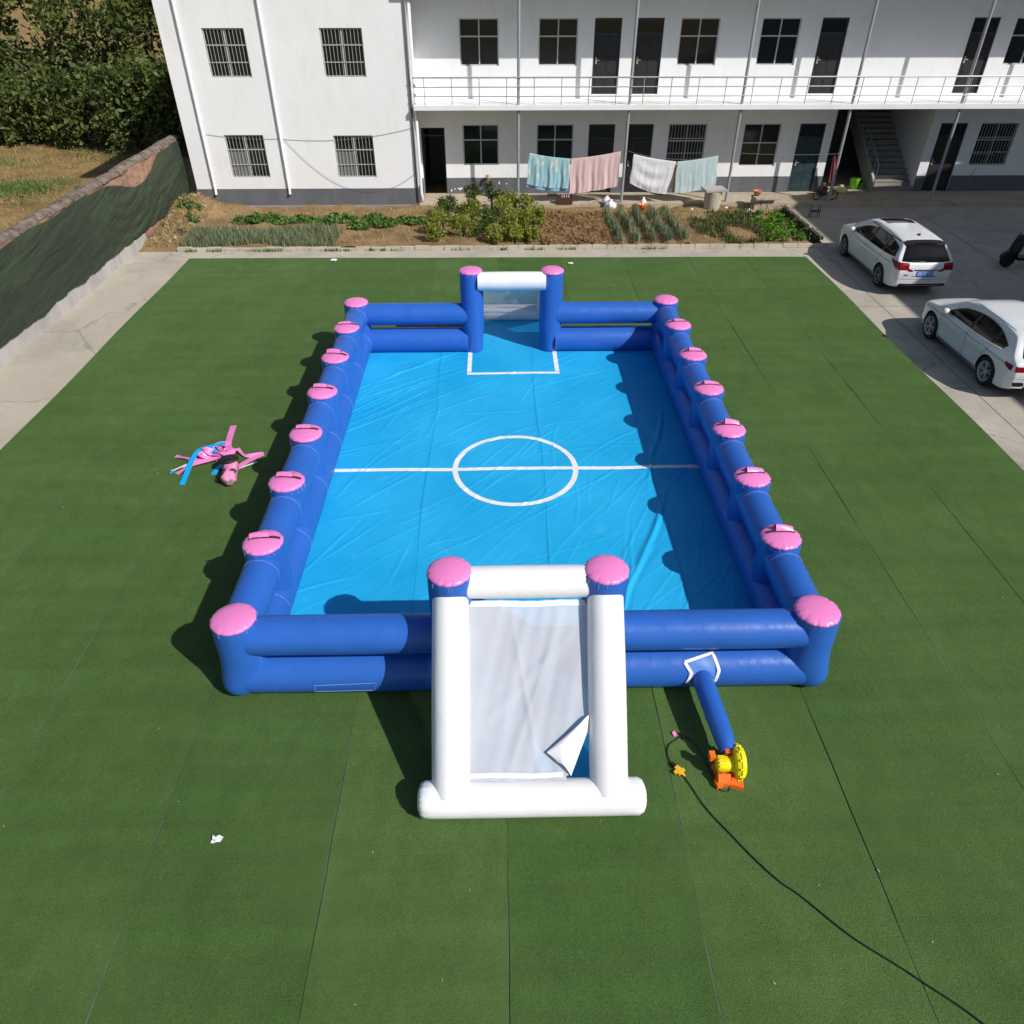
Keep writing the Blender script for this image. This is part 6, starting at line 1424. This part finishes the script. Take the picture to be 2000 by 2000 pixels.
# hatchback in front of it
SH = dict(
    top=[(-2.18, .78), (-2.16, .90), (-2.10, .97), (-2.0, 1.03), (-1.72, 1.30), (-1.60, 1.375), (-1.3, 1.42), (-.7, 1.455), (-.1, 1.455), (.4, 1.38), (.8, 1.20), (1.18, .995), (1.32, .96), (1.75, .89), (2.05, .78), (2.17, .66), (2.21, .54)],
    plan=[(-2.18, .76), (-2.12, .83), (-1.95, .875), (-1.5, .90), (0, .895), (1.25, .90), (1.75, .86), (2.0, .77), (2.15, .64), (2.21, .50)],
    side=[(.14, .86), (.22, .93), (.34, .965), (.50, .968), (.62, .982), (.735, 1.002), (.76, .998), (.84, .978), (.93, .945), (1.03, .90), (1.18, .82), (1.32, .735), (1.40, .69), (1.55, .64)],
    bot=[(-2.18, .34), (-2.05, .26), (-1.8, .20), (-1, .17), (1, .17), (1.8, .19), (2.1, .21), (2.21, .26)],
    crown=[(-2.18, .10), (-2.0, .09), (-1.7, .075), (0, .075), (1.1, .08), (1.5, .09), (2.21, .14)],
    wheels=(-1.30, 1.33), wr=.34, spokes=5,
    win_lo=[(.92, .925), (.3, .93), (-.5, .94), (-1.1, .96), (-1.52, 1.0)], win_hi=[(.90, .935), (.30, 1.22), (-.5, 1.325), (-1.1, 1.28), (-1.62, 1.12)],
    sidewin=[('a', [(.70, .945), (.3, .95), (-.20, .955)], [(.66, 1.04), (.28, 1.20), (-.19, 1.30)]), ('a', [(-.30, .955), (-.7, .96), (-1.12, .975)], [(-.29, 1.305), (-.7, 1.305), (-1.10, 1.265)]), ('a', [(-1.20, .98), (-1.35, .985), (-1.48, 1.005)], [(-1.18, 1.24), (-1.35, 1.20), (-1.56, 1.12)])],
    winchrome=True, doors=[[(.90, .28), (.95, .6), (.88, .90)], [(-.25, .26), (-.25, .6), (-.24, .93)], [(-.95, .60), (-1.12, .80), (-1.14, .95)], [(1.5, .80), (.0, .80), (-1.5, .81), (-2.0, .82)]],
    sill=[(.93, .25), (0, .24), (-.9, .25)], handles=[(-.10, .80), (-.98, .82)], mirror=(.72, .95),
    tail_side=[([(-2.08, .74), (-2.0, .75), (-1.84, .80)], [(-2.08, .85), (-2.0, .86), (-1.84, .85)])],
    head_side=([(2.06, .64), (1.85, .68), (1.65, .74)], [(2.06, .70), (1.85, .75), (1.65, .78)]),
    rear_lo=[(-.64, .99), (0, .985), (.64, .99)], rear_hi=[(-.55, 1.31), (0, 1.335), (.55, 1.31)],
    front_lo=[(-.70, 1.0), (0, 1.03), (.70, 1.0)], front_hi=[(-.55, 1.32), (0, 1.36), (.55, 1.32)],
    rear_parts=[('tail_light', [(.34, .74), (.55, .735), (.80, .735)], [(.34, .83), (.55, .845), (.80, .855)], 'red', .008), ('tail_light', [(-.34, .74), (-.55, .735), (-.80, .735)], [(-.34, .83), (-.55, .845), (-.80, .855)], 'red', .008),
                ('bumper_vent', [(.48, .40), (.6, .39), (.74, .40)], [(.52, .48), (.62, .49), (.76, .49)], 'trim', .008), ('bumper_vent', [(-.48, .40), (-.6, .39), (-.74, .40)], [(-.52, .48), (-.62, .49), (-.76, .49)], 'trim', .008),
                ('diffuser', [(-.5, .345), (0, .345), (.5, .345)], [(-.45, .40), (0, .39), (.45, .40)], 'trim', .008), ('bumper_gap', [(-.80, .565), (0, .55), (.80, .565)], [(-.80, .573), (0, .558), (.80, .573)], 'gapline', .004)],
    top_parts=[('roof_channel', [(-1.4, .58), (-.6, .60), (.3, .58)], [(-1.4, .592), (-.6, .612), (.3, .592)], 'gapline'), ('roof_channel', [(-1.4, -.58), (-.6, -.60), (.3, -.58)], [(-1.4, -.592), (-.6, -.612), (.3, -.592)], 'gapline')],
    plate=(0, .62, 'plate'), fin=-1.25, wiper=((.03, .995), (.38, 1.01)))
c2 = car('hatchback_car', 'white hatchback with red tail lamps cut by the right picture edge', (12.17, 16.90), math.pi / 2 + R(0.9), SH)

# dark motorbike entering at the right edge
MK = empty('motor_scooter', (17.0, 23.6, 0.004)); tag(MK, 'black motor scooter at the right picture edge in the shade', 'scooter')
def L2(x, y, z): return (17.0 + x, 23.6 + y, z)
for wx in (-.62, .62):
    mb = MB(); mb.lathe([(.13, -.05), (.20, -.055), (.235, -.03), (.24, 0), (.235, .03), (.20, .055), (.13, .05)], L2(wx, 0, .242), 30, (0, 1, 0)); wh = mb.build('wheel', MT['tyre'], MK, smooth=True)
    mb = MB(); mb.lathe([(0, -.03), (.13, -.04), (.13, .04), (0, .03)], L2(wx, 0, .242), 20, (0, 1, 0)); mb.build('rim', MT['trim'], wh, smooth=True, sharp=40)
mb = MB(); mb.grid(lambda u, v: L2(-.62 + .27 * math.cos(R(20 + 150 * u)), (v - .5) * .15, .25 + .27 * math.sin(R(20 + 150 * u))), 14, 3); mb.build('mudguard', MT['trim'], MK, smooth=True)
mb = MB(); mb.tube([L2(-.62, .07, .25), L2(-.48, .07, .72), L2(-.40, 0, .98)], .025, 8); mb.tube([L2(-.62, -.07, .25), L2(-.48, -.07, .72)], .025, 8); mb.build('fork', MT['dgrey'], MK, smooth=True)
mb = MB(); mb.grid(lambda u, v: L2(-.50 + .16 * v + .10 * math.cos((u - .5) * 3) - .08, (u - .5) * (.56 - .1 * abs(v - .5)), .25 + .70 * v), 10, 10); mb.build('leg_shield', MT['trim'], MK, smooth=True)
mb = MB(); mb.tube([L2(-.36, -.32, 1.02), L2(-.42, -.12, .99), L2(-.42, .12, .99), L2(-.36, .32, 1.02)], .018, 8); mb.lathe([(0, -.08), (.09, -.06), (.11, 0), (.08, .07), (0, .09)], L2(-.46, 0, .93), 16, (-1, 0, .2)); mb.build('handlebar', MT['dgrey'], MK, smooth=True)
mb = MB(); mb.obox(L2(-.05, 0, .30), (.32, 0, 0), (0, .15, 0), (0, 0, .05)); mb.build('footboard', MT['trim'], MK)
mb = MB(); mb.lathe([(0, -.42), (.16, -.38), (.19, -.1), (.20, .2), (.12, .42), (0, .45)], L2(.45, 0, .50), 18, (1, 0, .12)); mb.build('rear_body', MT['trim'], MK, smooth=True)
mb = MB(); mb.lathe([(0, -.36), (.10, -.33), (.13, 0), (.12, .3), (0, .36)], L2(.38, 0, .70), 16, (1, 0, .05)); mb.build('seat', MT['black'], MK, smooth=True)
